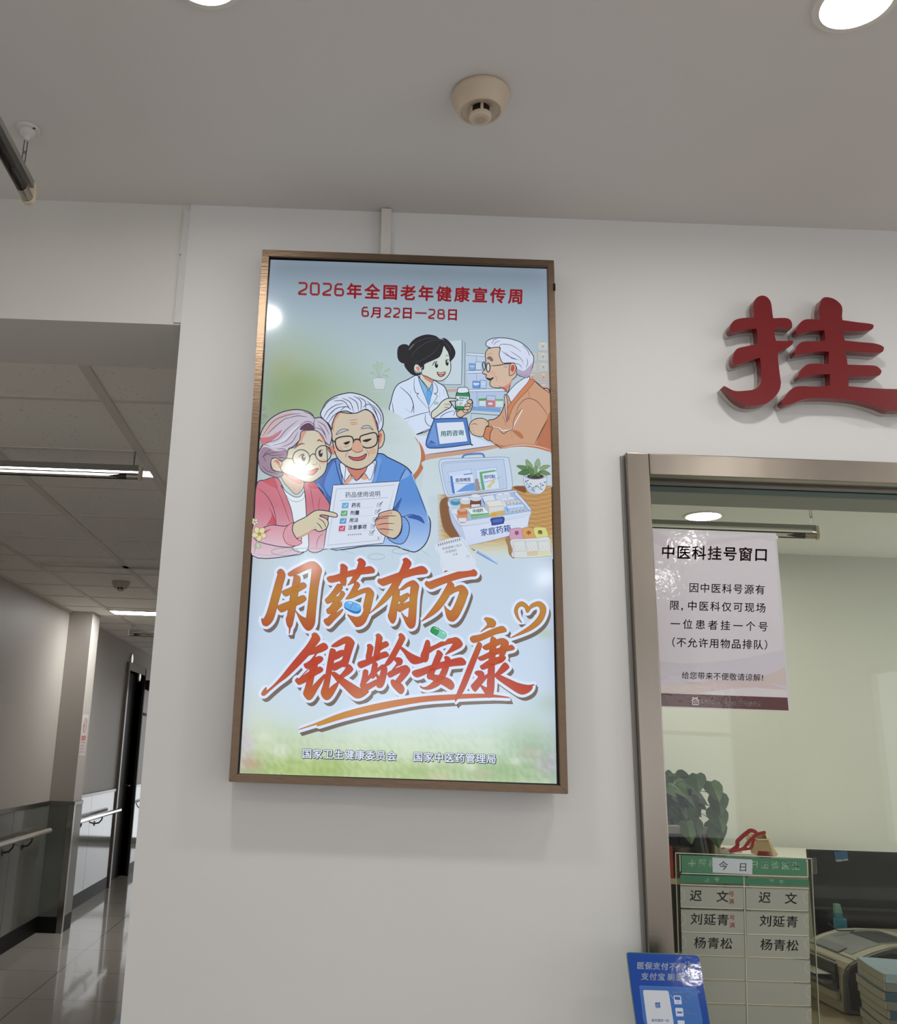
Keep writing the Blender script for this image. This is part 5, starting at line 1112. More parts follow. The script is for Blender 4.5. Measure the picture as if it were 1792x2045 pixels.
pe = onY(257, 1267, 8.9)
tube_lamp((pe.x, pe.y, pe.z), (pe.x + 1.2, pe.y, pe.z), .014, ZK, 'small far tube lamp hanging deep in the corridor beyond the lit strip', (.03, .96), 'hanging tube lamps')
# ================================================================== counter window, notice, doctors' board, payment sign
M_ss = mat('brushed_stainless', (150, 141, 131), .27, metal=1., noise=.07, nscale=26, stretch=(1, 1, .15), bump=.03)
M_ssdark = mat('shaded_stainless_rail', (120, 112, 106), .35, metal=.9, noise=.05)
M_blue = mat('blue_film_strip', (66, 98, 122), .4, noise=.08, nscale=12)
M_glass = glass_mat('greenish_window_glass', (226, 229, 221), .012, 1.5)
M_sil = mat('grey_sealant', (150, 148, 146), .6)
win = bpy.data.objects.new('window_1', None); win.location = (1.8, W, 1.5); C.objects.link(win); tag(win, 'stainless steel framed counter window beside the display', kind='structure')
FXO, FXI, FZT, FZB, FF = .678, .7325, 2.2065, 2.1535, W - .025
MB().box((FXO, FF, .70), (FXI, W + .06, FZT), bev=.003).build('frame_post', M_ss, win)
MB().box((FXI + .0004, FF + .0008, FZB), (OX1 + .02, W + .004, FZT - .0006), bev=.002).build('frame_header', M_ss, win)
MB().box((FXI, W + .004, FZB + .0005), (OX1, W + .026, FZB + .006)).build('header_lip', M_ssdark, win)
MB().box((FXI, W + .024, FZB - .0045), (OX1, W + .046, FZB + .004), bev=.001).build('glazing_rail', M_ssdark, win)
MB().box((FXI, W + .046, FZB + .0006), (OX1, W + .056, FZB + .003)).build('rail_gap', M_darkgap, win)
MB().box((FXI, GL + .012, FZB - .002), (OX1, GL + .058, FZB + .003)).build('film_strip', M_blue, win)
MB().box((FXI, GL + .058, FZB - .0004), (OX1, W + .2399, FZB + .002)).build('lintel_lining', mat('lintel_lining_grey', (178, 182, 176), .5, noise=.02), win)
MB().box((FXO - .007, W - .006, .70), (FXO, W + .002, FZT - .004)).build('sealant_bead', M_sil, win)
MB().add([(FXI - .01, GL, .70), (OX1, GL, .70), (OX1, GL, FZB - .003), (FXI - .01, GL, FZB - .003)], [(0, 1, 2, 3)]).build('glass_pane', M_glass, win, fix=False)
struct(MB().box((FXO, W - .36, .93), (2.95, W + .06, .965), bev=.004).build('trim_3', mat('counter_stone', (168, 160, 150), .2, noise=.2, nscale=40)))

def art_plane(P0, n):
    n = Vector(n).normalized(); P0 = Vector(P0); eye = Vector((0, 0, EYE))
    def place(x, y):
        d = ray(x, y); return eye + d * ((P0 - eye).dot(n) / d.dot(n))
    return place, (n if n.y < 0 else -n)

# notice taped to the glass -----------------------------------------------------
PYN = GL - .0030
place_n = lambda x, y: onY(x, y, PYN)
M_print = paint_mat('laminated_print', .4, coat=1., bump=.07)
M_print.node_tree.nodes['Principled BSDF'].inputs['Coat Roughness'].default_value = .06
nt_ = thing('counter_notice', 'laminated white notice with dark red heading taped inside the counter window frame', 'notice', (.85, PYN, 1.9))
N = Art(place_n)
N.frame(1230, 880, 3.189)
PAPER = (214, 209, 216)
N.fill([(225,557),(1022,590),(1120,1727),(285,1696)], (204, 203, 203), False)
N.fill([(225,572),(1008,600),(1104,1722),(285,1692)], PAPER, False)
N.fill([(268,1400),(268,1400),(420,1418),(620,1410),(850,1380),(1072,1330),(1072,1330),(1097,1637),(1097,1637),(287,1608),(287,1608)], (206, 200, 210)); N.fill([(1000,1480),(1083,1440),(1083,1440),(1092,1560),(1092,1560),(1000,1545),(880,1530)], (206, 190, 188)); N.fill([(350,1600),(420,1550),(560,1530),(760,1520),(900,1520),(1092,1588),(1092,1588),(900,1580),(720,1580),(560,1610)], (208, 190, 190)); N.fill([(285,1560),(400,1545),(560,1560),(420,1600),(287,1606)], (210, 196, 190)); N.fill([(560,1612),(760,1578),(900,1575),(1094,1590),(1094,1590),(1097,1635),(1097,1635)], (216, 210, 214))
N.fill([(240,575),(420,640),(700,620),(1008,600),(1010,640),(900,625),(640,660),(420,690),(245,650)], (208, 200, 208))
MAR = (74, 34, 38)
N.text('中医科挂号窗口', 287, 742, 93, MAR, .02, 1.7, 98.6)
N.text('因中医科号源有', 465, 960, 65, MAR, .010, 1.7, 70.3)
N.text('限', 341, 1072, 65, MAR, .010, 1.7); N.text(',', 415, 1074, 70, MAR, .02, 1.7); N.text('中医科仅可现场', 455, 1075, 65, MAR, .010, 1.7, 72.8)
N.text('一位患者挂一个号', 346, 1190, 65, MAR, .010, 1.8, 80)
N.text('（不允许用物品排队）', 315, 1306, 65, MAR, .010, 1.7, 70)
N.text('给您带来不便敬请谅解', 419, 1512, 49, (72, 40, 34), .006, 1.8, 50.6); N.text('!', 928, 1527, 49, (72, 40, 34), .02, 1.8)
N.fill([(285,1608),(1096,1637),(1103,1719),(285,1690)], (86, 32, 30), False)
N.text('北京交通大学社区卫生服务中心', 539, 1672, 28.5, (216, 208, 208), .016, 1.75, 27.6)
N.text('COMMUNITY HEALTH SERVICES CENTER OF BEIJING JIAOTONG UNIVERSITY', 540, 1684, 11.5, (206, 190, 190), .02, 1.75, None, .9, 0, None, .53)
W_ = (222, 214, 214)
N.line([(484,1655),(506,1640),(530,1657)], 7, W_, False, False); N.line([(491,1657),(490,1680),(526,1682),(526,1660)], 6, W_, False, False); N.ell(493, 1638, 5, 5, W_).ell(506, 1640, 4, 4, W_).ell(519, 1638, 5, 5, W_); N.ell(508, 1664, 8, 8, None, 0, 12, W_, 3)
N.line([(225,572),(1008,601),(1104,1722)], 4, (216, 214, 218), False, False)
N.build('printed_sheet', M_print, nt_)
c4 = [place_n(1230 + x / 3.189, 880 + y / 3.189) for x, y in ((225,557),(1022,590),(1120,1727),(285,1696))]
MB().prism([Vector((p.x, PYN + .0004, p.z)) for p in c4], (0, .0012, 0)).build('laminate_backing', mat('laminate_white', (210, 206, 208), .3), nt_)

# doctors' board -------------------------------------------------------------------
PYB = GL - .012
bd = thing('doctor_board', 'clear acrylic board with green headings and slotted doctor name cards', 'notice board', (.9, PYB, 1.15))
place_b = lambda x, y: onY(x, y, PYB)
M_card = paint_mat('paper_card', .45, coat=.3)
M_acr = glass_mat('clear_acrylic', (232, 234, 224), .04, 1.49)
M_edge = mat('acrylic_edge_light', (196, 196, 180), .25, noise=.05)
fb = lambda x, y: (1230 + x / 3.189, 1660 + y / 3.189)
oc = [(384,140),(1250,176),(1304,1290),(420,1260)]
cz = [place_b(*fb(*p)) for p in oc]
MB().prism([Vector((p.x, PYB + .0015, p.z)) for p in cz], (0, .003, 0)).build('acrylic_sheet', M_acr, bd)
e = MB()
for p, q in ((0, 1), (0, 3), (1, 2)):
    a, b = cz[p], cz[q]; e.tube([Vector((a.x, PYB + .003, a.z)), Vector((b.x, PYB + .003, b.z))], .0013, 6)
e.build('polished_edge', M_edge, bd)
BG, GRN = (150, 151, 138), (58, 116, 82)
def strip(nm, polys, fn=None):
    a = Art(place_b); a.frame(1230, 1660, 3.189)
    for p, c in polys: a.fill(p, c, False)
    if fn: fn(a)
    return a.build(nm, M_card, bd)
LT = (166, 200, 166)
def hd(a):
    a.text('中医科', 459, 220, 53, LT, .016, 1.9, 66); a.text('日出诊医生', 858, 232, 53, LT, .016, 1.9, 65.5)
strip('heading_strip', [([(418,152),(1213,178),(1216,284),(420,263)], GRN)], hd)
def slip(a): a.k += 30; a.fill([(615,167),(870,181),(870,275),(618,263)], (182, 190, 194), False); a.text('今', 654, 242, 62, (40, 42, 44), .004, 1.9); a.text('日', 780, 250, 60, (40, 42, 44), .004, 1.9)
strip('paper_slip', [], slip)
strip('morning_heading', [([(410,278),(815,291),(815,336),(412,325)], (40, 108, 74))], lambda a: a.text('上午', 563, 318, 33, (190, 214, 190), .004, 2, 66))
strip('afternoon_heading', [([(823,297),(1226,311),(1226,351),(823,338)], (40, 108, 74))], lambda a: a.text('下午', 976, 334, 33, (190, 214, 190), .004, 2, 65))
BK, RD = (46, 48, 44), (176, 50, 50)
ROWS = [(350, 483), (499, 640), (646, 786), (796, 937), (948, 1088), (1100, 1250)]
NM = [('迟文', '迟文'), ('刘延青', '刘延青'), ('杨青松', '杨青松'), None, None, None]
def brush(a, txt, xs, y, size):
    for c, x in zip(txt, xs): a.text(c, x, y + (x - xs[0]) * .034, size, BK, .016, 2, None, 1.06, .02)
for r, ((y0, y1), nm) in enumerate(zip(ROWS, NM)):
    for side in (0, 1):
        dx = r * 4.2
        xa, xb, dy = ((411 + dx, 815 + r * 2.6, 0), (828 + r * 1.5, 1226 + dx, 13))[side]
        def fn(a, side=side, r=r, y0=y0, dy=dy, nm=nm, xa=xa, xb=xb, y1=y1):
            if nm:
                xs = {0: ((469, 639), (908, 1075)), 1: ((474, 558, 641), (914, 998, 1082)), 2: ((496, 581, 664), (919, 1002, 1085))}[r][side]
                brush(a, nm[side], xs, (437, 586, 737)[r] + (12 if side else 0), 76)
            if r < 2 and side == 0:
                o = (0, 151)[r]; ox = (0, 5)[r]
                a.text('号', 718 + ox, 413 + o, 37, RD, .012, 1); a.text('满', 718 + ox, 461 + o, 37, RD, .008, 1)
            a.line([(xa + 6, y1 + dy + 1), (xb - 4, y1 + dy + 12)], 3.4, (206, 202, 188)); a.line([(xa + 6, y1 + dy + 5), (xb - 4, y1 + dy + 16)], 1.6, (96, 96, 86)); a.line([(xa, y0 + dy - 3), (xb, y0 + dy + 9)], 1.6, (186, 184, 170))  # acrylic pocket edges, their highlights painted on as pale lines
            ex = xa if side == 0 else xb; sg = 1 if side == 0 else -1
            a.line([(ex, y0 + dy + 22), (ex + sg * 22, y0 + dy + 34), (ex + sg * 30, y0 + dy + 62), (ex + sg * 22, y0 + dy + 88), (ex, y0 + dy + 100)], 2.4, (184, 182, 168))
        strip('name_card', [([(xa, y0 + dy), (xb, y0 + dy + 13), (xb + 2.6, y1 + dy + 13), (xa + 3, y1 + dy)], BG)], fn)
pr = MB()
for p, q in (((408, 150), (410, 255)), ((418, 268), (1222, 292)), ((1220, 180), (1224, 292)), ((816, 292), (840, 1290)), ((410, 340), (1230, 364))):
    a, b = place_b(*fb(*p)), place_b(*fb(*q)); pr.tube([a + Vector((0, -.0006, 0)), b + Vector((0, -.0006, 0))], .0011, 6)
pr.build('pocket_rim', M_edge, bd)

# blue payment sign on the counter ---------------------------------------------------
P0 = onY(1330, 1905, 2.0); nrm = Vector((0, -math.cos(math.radians(16)), math.sin(math.radians(16))))
place_s, out_s = art_plane(P0, nrm)
sg = thing('payment_sign', 'blue tilted acrylic payment sign standing on the counter by the steel post', 'sign', (P0.x, P0.y, .965))
Q = Art(place_s, out_s); Q.frame(1240, 1890, 9.956)
OUT = [(120,150),(128,125),(160,112),(900,138),(1450,158),(1530,180),(1565,225),(1650,740),(1775,1500),(1940,2400),(430,2400),(300,1500),(200,800)]
BL = (14, 68, 158)
Q.fill([(132,160),(145,140),(175,130),(900,156),(1450,176),(1530,190),(1562,235),(1640,740),(1762,1500),(1930,2390),(440,2390),(312,1500),(212,800)], BL, False)
WB = (206, 214, 236)
Q.text('医保支付不带卡', 318, 436, 152, WB, .03, 1.7, 161.5, .98); Q.text('支付宝', 404, 650, 152, WB, .03, 1.7, 164, .98); Q.text('刷医保', 928, 666, 152, WB, .03, 1.7, 168, .98)
Q.fill([(372,785),(1500,826),(1620,1480),(1660,1700),(500,1700),(460,1480)], (62, 110, 184), False); Q.line([(460,1480),(372,785),(1500,826),(1620,1480)], 7, (112, 150, 210), False, False)
Q.fill([(445,900),(450,875),(475,868),(920,880),(945,890),(955,915),(1048,1480),(1060,1640),(545,1640),(520,1480)], (208, 212, 222), False)
Q.fill([(682,1118),(780,1112),(790,1222),(696,1226)], (46, 104, 190), False); Q.text('支', 690, 1208, 92, (220, 228, 240), .016, 2)
Q.text('支付宝扫一扫', 612, 1490, 58, (46, 104, 190), .022, 1.2, 58)
LB = (196, 210, 236)
Q.text('请按以下方式使用:', 1028, 928, 36, LB, .01, 1.6, 36)
for pts in ([(1050,985),(1065,975),(1180,980),(1198,995),(1216,1150),(1080,1150),(1066,1135)], [(1085,1232),(1100,1220),(1225,1225),(1238,1240),(1252,1390),(1115,1392),(1102,1378)]): Q.fill(pts, WB, False)
Q.fill([(1068,998),(1178,1002),(1186,1066),(1076,1062)], (48, 100, 180), False); Q.fill([(1118,1295),(1222,1298),(1224,1332),(1124,1330)], (48, 100, 180), False); Q.ell(1136, 1108, 16, 20, None, 0, 14, (90, 110, 150), 6)
Q.fill([(1130,1470),(1268,1475),(1275,1600),(1140,1600)], WB, False)
Q.line([(985,955),(1050,1040),(1130,1075)], 6, (190, 206, 236))
Q.text('点击', 1240, 1050, 36, LB, .008, 1.6, 36); Q.text('卡包·证件', 1255, 1108, 36, LB, .008, 1.6, 35); Q.text('点击', 1280, 1292, 38, LB, .008, 1.6, 38); Q.text('“医保电子凭证”', 1262, 1352, 36, LB, .012, 1.6, 38)
M_sign = paint_mat('glossy_sign_print', .5, coat=.5, spec=.15, bump=.03)
M_sign.node_tree.nodes['Principled BSDF'].inputs['Coat Roughness'].default_value = .06
Q.build('sign_print', M_sign, sg)
q = [place_s(*Q._p(p)) - out_s * .0004 for p in OUT]
MB().prism(q, -out_s * .004).build('acrylic_panel', mat('green_edged_acrylic', (70, 120, 112), .1, noise=.02, coat=.5), sg)
zb = min(v.z for v in q); low = [v for v in q if v.z < zb + .02]
xm0, xm1 = min(v.x for v in low), max(v.x for v in low); ym = low[0].y
MB().box((xm0 - .004, ym - .02, .966), (xm1 + .004, ym + .07, .972), bev=.001).box((xm0 + .02, ym + .004, .972), (xm1 - .02, ym + .008, zb + .03)).build('base_foot', mat('clear_foot', (150, 170, 170), .1), sg)
# ================================================================== corridor fittings
M_panel = mat('grey_glass_panel', (122, 124, 119), .07, noise=.03, nscale=2, spec=.5)
M_cap = mat('cap_rail_metal', (120, 117, 110), .3, metal=.9, noise=.05)
M_skirt = mat('black_skirting', (20, 19, 19), .5, spec=.3)
M_trimss = mat('corner_trim_stainless', (140, 134, 126), .2, metal=1., noise=.05, nscale=20)
WZ = .975
def wain(y0, y1, x, joints, name):
    t = bpy.data.objects.new(name, None); t.location = (x, (y0 + y1) / 2, 0); C.objects.link(t); tag(t, 'grey glass dado along the corridor wall', kind='structure')
    m = MB(); ys = [y0] + joints + [y1]
    for a, b in zip(ys, ys[1:]): m.box((x, a + .003, .12), (x + .012, b - .003, WZ))
    m.build('glass_panel', M_panel, t)
    MB().box((x, y0, WZ), (x + .018, y1, WZ + .028), bev=.002).build('cap_rail', M_cap, t)
    MB().box((x, y0, 0), (x + .014, y1, .12)).build('skirting', M_skirt, t)
    return t
wain(W + .3, PIL0, XL, [3.6, 4.8, 6.0, 7.2], 'trim_4')
wain(PIL1, 10.55, XL, [9.5], 'trim_5')
wain(11.57, 15.1, XL, [12.6, 13.8], 'trim_6')
t = bpy.data.objects.new('trim_7', None); t.location = (-2.2, 8.2, 0); C.objects.link(t); tag(t, 'glass dado and steel corner strips round the corridor pillar', kind='structure')
MB().box((XL, PIL0 - .012, .12), (PILX - .03, PIL0, WZ)).build('glass_panel', M_panel, t)
MB().box((PILX, PIL0 + .03, .12), (PILX + .012, PIL1, WZ)).build('side_panel', M_panel, t)
MB().box((XL, PIL0 - .018, WZ), (PILX + .018, PIL0, WZ + .028)).box((PILX, PIL0, WZ), (PILX + .018, PIL1, WZ + .028)).build('cap_rail', M_cap, t)
MB().box((XL, PIL0 - .014, 0), (PILX - .03, PIL0, .12)).box((PILX, PIL0 + .03, 0), (PILX + .014, PIL1, .12)).build('skirting', M_skirt, t)
MB().box((PILX - .03, PIL0 - .016, 0), (PILX + .016, PIL0 + .0, WZ)).box((PILX, PIL0, 0), (PILX + .016, PIL0 + .03, WZ)).build('corner_trim', M_trimss, t)

# handrails
M_rail = mat('pale_rail_vinyl', (186, 178, 166), .35, noise=.03)
M_chrome = mat('polished_rail_steel', (196, 194, 190), .14, metal=1., noise=.03)
M_brk = mat('rail_bracket_steel', (80, 80, 78), .3, metal=.8)
def handrail(x, z, y0, y1, r, brs, m, label, flat=False):
    t = thing('handrail', label, 'handrail', (x, (y0 + y1) / 2, z), 'corridor handrails')
    pts = [(x, y0, z), (x, y1 - r, z), (x, y1 - r * .4, z), (x, y1, z)]; MB().tube(pts, [r, r, r * .85, r * .4], 16).build('rail', m, t)
    for y in brs:
        b = MB(); b.tube([(x, y, z - r), (x - .004, y, z - .045), (x - .03, y, z - .075), (XL + .016, y, z - .082)], .007, 8); b.lathe([(.0001, 0), (.024, 0), (.022, .006), (.0001, .007)], (XL + .0125, y, z - .082), 18, axis='x')
        b.build('bracket', M_brk, t)
    return t
b1 = onX(66, 1678, XL + .09); b2 = onX(28, 1693, XL + .09); dyb = b1.y - b2.y
hx = XL + .085
e1 = onX(101, 1658, hx)
handrail(hx, e1.z, W + .6, e1.y, .019, [b1.y - k * dyb for k in range(0, 5)], M_rail, 'pale round handrail on the near corridor dado ending before the pillar')
e2 = onX(227, 1621, hx)
handrail(hx, e2.z, PIL1 + .25, 10.5, .021, [8.9, 9.7], M_chrome, 'shiny steel handrail between the pillar and the dark door')
handrail(hx, e2.z, 11.75, 14.6, .021, [12.1, 13.0, 13.9], M_chrome, 'shiny steel handrail past the dark door at the corridor end')

# dark door in its recess
M_door = mat('dark_brown_door', (24, 20, 17), .6, noise=.12, nscale=6, stretch=(6, 6, .6))
M_jamb = mat('brown_metal_jamb', (120, 110, 102), .35, metal=.5, noise=.03)
d = bpy.data.objects.new('door_1', None); d.location = (XL, 11.06, 0); C.objects.link(d); tag(d, 'dark brown door with a grey metal surround in the left corridor wall', kind='structure')
MB().box((XL - .118, DY0, 0), (XL - .07, DY1, DZ), bev=.002).build('door_leaf', M_door, d)
MB().box((XL - .115, DY0 - .065, 0), (XL + .03, DY0, DZ + .085), bev=.003).build('door_jamb', M_jamb, d)
MB().box((XL - .115, DY1, 0), (XL + .03, DY1 + .05, DZ + .085), bev=.003).build('door_jamb', M_door, d)
MB().box((XL - .115, DY0, DZ), (XL + .028, DY1, DZ + .085), bev=.003).build('door_head', mat('door_head_grey', (150, 142, 136), .4, noise=.02), d)
MB().tube([(XL - .07, DY1 - .08, 1.0), (XL - .02, DY1 - .08, 1.0), (XL - .02, DY1 - .2, 1.0)], .009, 8).build('door_handle', M_brk, d)

# round lit wall lamps
M_lit = mat('lit_round_lens', (236, 232, 222), .4, emit=.75)
M_rim2 = mat('lens_rim', (190, 186, 180), .4)
def roundlamp(px, py, r, label):
    p = onX(px, py, XL)
    t = thing('wall_lamp', label, 'wall lamp', (XL, p.y, p.z), 'round corridor wall lamps')
    MB().lathe([(r * 1.08, 0), (r * 1.05, .014), (r * .98, .018), (r * .98, .012)], (XL, p.y, p.z), 28, axis='x').build('rim', M_rim2, t)
    MB().lathe([(r * .98, .012), (r * .6, .02), (.0001, .023)], (XL, p.y, p.z), 28, axis='x').build('lens', M_lit, t)
roundlamp(261.6, 1316, .058, 'round lit lamp on the corridor wall above the dark door')
roundlamp(277.2, 1352, .05, 'smaller round lit lamp at the far corner of the dark door surround')

# projecting room sign and wall lettering
q0 = onX(281.5, 1356, XL + .05); yS = 11.72
sgn = thing('projecting_sign', 'grey room sign in a black bracket projecting from the corridor wall', 'sign', (XL, yS, 2.18))
MB().box((XL + .001, yS - .02, 2.12), (XL + .055, yS + .02, 2.235), bev=.003).box((XL + .03, yS - .022, 2.108), (XL + .36, yS + .022, 2.122)).build('bracket', mat('sign_bracket_black', (24, 24, 24), .4), sgn)
MB().box((XL + .05, yS - .018, 2.122), (XL + .355, yS + .018, 2.255), bev=.004).build('panel', mat('sign_panel_grey', (112, 110, 106), .4, noise=.02), sgn)
a = Art(lambda x, y: onY(x, y, yS - .0185)); a.k = 4
a.text('B超室', 289.5, 1366.5, 7.5, (52, 50, 48), .03, 2); a.line([(291, 1370), (306, 1370.5)], .9, (60, 58, 56))
M_plain = paint_mat('plain_print', .5)
a.build('lettering', M_plain, sgn)
wl = thing('wall_lettering', 'small dark lettering on the corridor wall past the dark door', 'lettering', (XL, 11.9, 1.83))
a = Art(lambda x, y: onX(x, y, XL + .001), (1, 0, 0)); a.k = 4
for i, ch_ in enumerate('检验科室'): a.text(ch_, 279.5 + i * 4.4, 1428 + i * .7, 7.2, (70, 66, 62), .03, 9, None, .62)
a.build('letters', M_plain, wl)

# no-smoking notice on the lit side of the pillar
nsx = PILX + .0016
ns = thing('no_smoking_notice', 'white no-smoking notice taped to the bright side of the corridor pillar', 'notice', (nsx, 8.23, 1.65))
a = Art(lambda x, y: onX(x, y, nsx), (1, 0, 0)); a.frame(120, 1380, 7.867)
a.fill([(358,370),(456,372),(388,1022),(294,1018)], (214, 210, 206), False); a.fill([(360,392),(448,394),(384,996),(304,992)], (222, 208, 206), False)
a.ell(393, 543, 24, 118, None, 8, 26, (140, 60, 58), 7); a.line([(372,640),(414,448)], 6, (140, 60, 58)); a.line([(368,548),(398,548)], 9, (70, 62, 62)); a.line([(384,500),(374,590)], 4, (90, 80, 80))
a.fill([(338,702),(405,702),(396,778),(330,778)], (196, 92, 90), False)
for k in range(4): a.line([(350 + k * 14, 716), (342 + k * 14, 766)], 4, (216, 170, 166))
for k, (x, y, c) in enumerate(((330,808,(120,112,110)), (322,852,(190,110,108)), (318,880,(190,120,118)), (314,910,(170,120,118)))): a.line([(x, y), (x + 66, y + 2)], 10 if k != 2 else 7, c)
a.line([(310,985),(322,940),(330,960)], 5, (80, 76, 74)); a.line([(336,956),(380,958)], 9, (120, 112, 110))
a.build('printed_sheet', M_plain, ns)
MB().prism([Vector((nsx - .0012, p.y, p.z)) for p in [onX(120 + x / 7.867, 1380 + y / 7.867, nsx) for x, y in ((358,370),(456,372),(388,1022),(294,1018))]], (.001, 0, 0)).build('backing_sheet', mat('notice_paper', (210, 206, 202), .5), ns)

# pale blue marker on the floor by the wall end
p = [onZ(x, y, .002) for x, y in ((228, 2038), (242, 2021), (241, 2038), (239, 2080), (205, 2080))]
tag(MB().prism([Vector((v.x, v.y, .0005)) for v in p], (0, 0, .0012)).build('floor_sticker', mat('pale_blue_vinyl', (150, 160, 176), .3, noise=.03)), 'pale blue floor sticker at the foot of the white wall end', 'sticker')
# ================================================================== things inside the office, seen through the glass
M_desk = mat('beige_desk_laminate', (176, 160, 130), .35, noise=.06, nscale=6, stretch=(1, 8, 1))
DZ_ = .87
dk = thing('office_desk', 'beige office desk under the printer and the black computer', 'desk', (2.1, 2.95, 0))
MB().box((1.0, 2.40, DZ_ - .03), (3.3, 3.45, DZ_), bev=.003).build('desktop', M_desk, dk)
for x in (1.02, 3.25): MB().box((x, 2.45, 0), (x + .03, 3.42, DZ_ - .03)).build('side_panel', M_desk, dk)

# laser printer: arched side profile in x-z, run along y
M_pr = mat('printer_cream', (178, 168, 142), .4, noise=.03, nscale=5)
M_prg = mat('printer_grey_side', (92, 92, 90), .45, noise=.03)
M_prd = mat('printer_dark_inset', (46, 46, 46), .4)
M_prl = mat('printer_tray_grey', (120, 122, 120), .4)
PYF, PYR = 2.70, 2.985
prt = thing('laser_printer', 'cream laser printer with an arched top and dark grey side on the desk', 'printer', (1.6, 2.84, DZ_))
def P2(px, py): v = onY(px, py, PYF); return (v.x, v.z)
prof = [P2(*q) for q in ((1691, 2032), (1689, 1985), (1688, 1950), (1692, 1937), (1700, 1927), (1712, 1920), (1730, 1911), (1750, 1903), (1785, 1893))]
x1, z1 = prof[-1]
prof[0] = (prof[0][0], DZ_ + .004)
prof += [(x1 + .05, z1 + .004), (x1 + .10, z1 + .004), (x1 + .16, z1 - .004), (x1 + .22, z1 - .03), (x1 + .235, z1 - .06), (x1 + .235, DZ_ + .004)]
MB().prism([Vector((x, PYF + .012, z)) for x, z in prof], (0, PYR - PYF - .024, 0)).build('housing', M_pr, prt)
def inset(k, dz): return [(x + (k if x < prof[0][0] + .1 else -k), z if z < DZ_ + .01 else z - k * dz) for x, z in prof]
for y, d_ in ((PYF, .012), (PYR - .012, .012)): MB().prism([Vector((x, y, z)) for x, z in inset(.0015, 1)], (0, d_, 0)).build('side_cheek', M_prg, prt)
xa = prof[0][0]
ins = [(xa + .016, DZ_ + .012), (xa + .014, prof[2][1] - .012), (xa + .022, prof[4][1] - .014), (xa + .05, prof[6][1] - .012), (x1 - .01, z1 - .014), (x1 + .2, z1 - .03), (x1 + .2, DZ_ + .012)]
MB().prism([Vector((x, PYF - .0016, z)) for x, z in ins], (0, .0018, 0)).build('side_inset', M_prd, prt)
# front face details (face looks along -x)
f0 = prof[0][0]
def FX(px, py): return onX(px, py, f0 - .0012)
MB().box((f0 - .004, PYF + .03, DZ_ + .055), (f0 + .004, PYR - .02, DZ_ + .118)).build('paper_slot', M_prd, prt)
MB().box((f0 - .03, PYF + .045, DZ_ + .066), (f0, PYR - .035, DZ_ + .074)).build('manual_tray', M_prl, prt)
MB().box((f0 - .05, PYF + .05, DZ_ + .088), (f0, PYR - .06, DZ_ + .0895)).build('paper_sheet', mat('sheet_white', (200, 198, 190), .6), prt)
MB().box((f0 - .012, PYF + .02, DZ_ + .03), (f0, PYR - .015, DZ_ + .05), bev=.003).build('lower_tray_front', M_pr, prt)
MB().lathe([(.0001, -.0022), (.008, -.002), (.0085, 0)], (f0 - .0002, PYF + .19, DZ_ + .155), 18, axis='x').build('badge', M_prd, prt)
MB().box((f0 - .0015, PYF + .03, DZ_ + .124), (f0 + .001, PYR - .02, DZ_ + .1265)).build('seam', M_prd, prt)
# output tray hollow on top, following the arch
def topz(x):
    for (xa_, za), (xb, zb) in zip(prof[2:], prof[3:]):
        if xa_ <= x <= xb and xb > xa_: return za + (zb - za) * (x - xa_) / (xb - xa_)
    return prof[-3][1]
def top_patch(x0, x1, y0, y1, h, nm, m):
    b = MB(); n = 14; vs = []
    for i in range(n + 1):
        x = x0 + (x1 - x0) * i / n; vs += [(x, y0, topz(x) + h), (x, y1, topz(x) + h)]
    b.add(vs, [(2 * i, 2 * i + 2, 2 * i + 3, 2 * i + 1) for i in range(n)]); return b.build(nm, m, prt)
top_patch(prof[5][0] + .014, prof[5][0] + .20, PYF + .05, PYR - .035, .0008, 'output_tray', M_prl)
top_patch(prof[5][0] + .10, prof[5][0] + .19, PYF + .065, PYR - .07, .0016, 'output_roller', mat('roller_black', (20, 20, 20), .5))
top_patch(prof[5][0] + .002, prof[5][0] + .030, PYF + .10, PYR - .05, .003, 'tray_stop', mat('tray_stop_grey', (96, 100, 102), .4))
top_patch(prof[5][0] - .001, prof[5][0] + .002, PYF + .012, PYR - .012, .0012, 'lid_seam', M_prd)
MB().tube([(prof[5][0] + .06, PYR - .03, topz(prof[5][0] + .06) + .03), (prof[5][0] + .07, PYR - .06, topz(prof[5][0] + .07) + .012), (prof[5][0] + .11, PYR - .08, topz(prof[5][0] + .11) + .006)], .0016, 6).build('loose_wire', M_prd, prt)

# second beige machine peeking in behind the printer
m2 = thing('card_machine', 'small beige machine with a grey rounded end at the right behind the printer', 'machine', (1.86, 3.07, DZ_))
a = onY(1764, 1868, 3.0)
MB().box((a.x + .012, 2.998, DZ_), (a.x + .3, 3.14, a.z), bev=.02).build('housing', M_pr, m2)
MB().box((a.x - .006, 3.0, DZ_), (a.x + .03, 3.135, a.z - .004), bev=.012).build('end_cap', M_prg, m2)

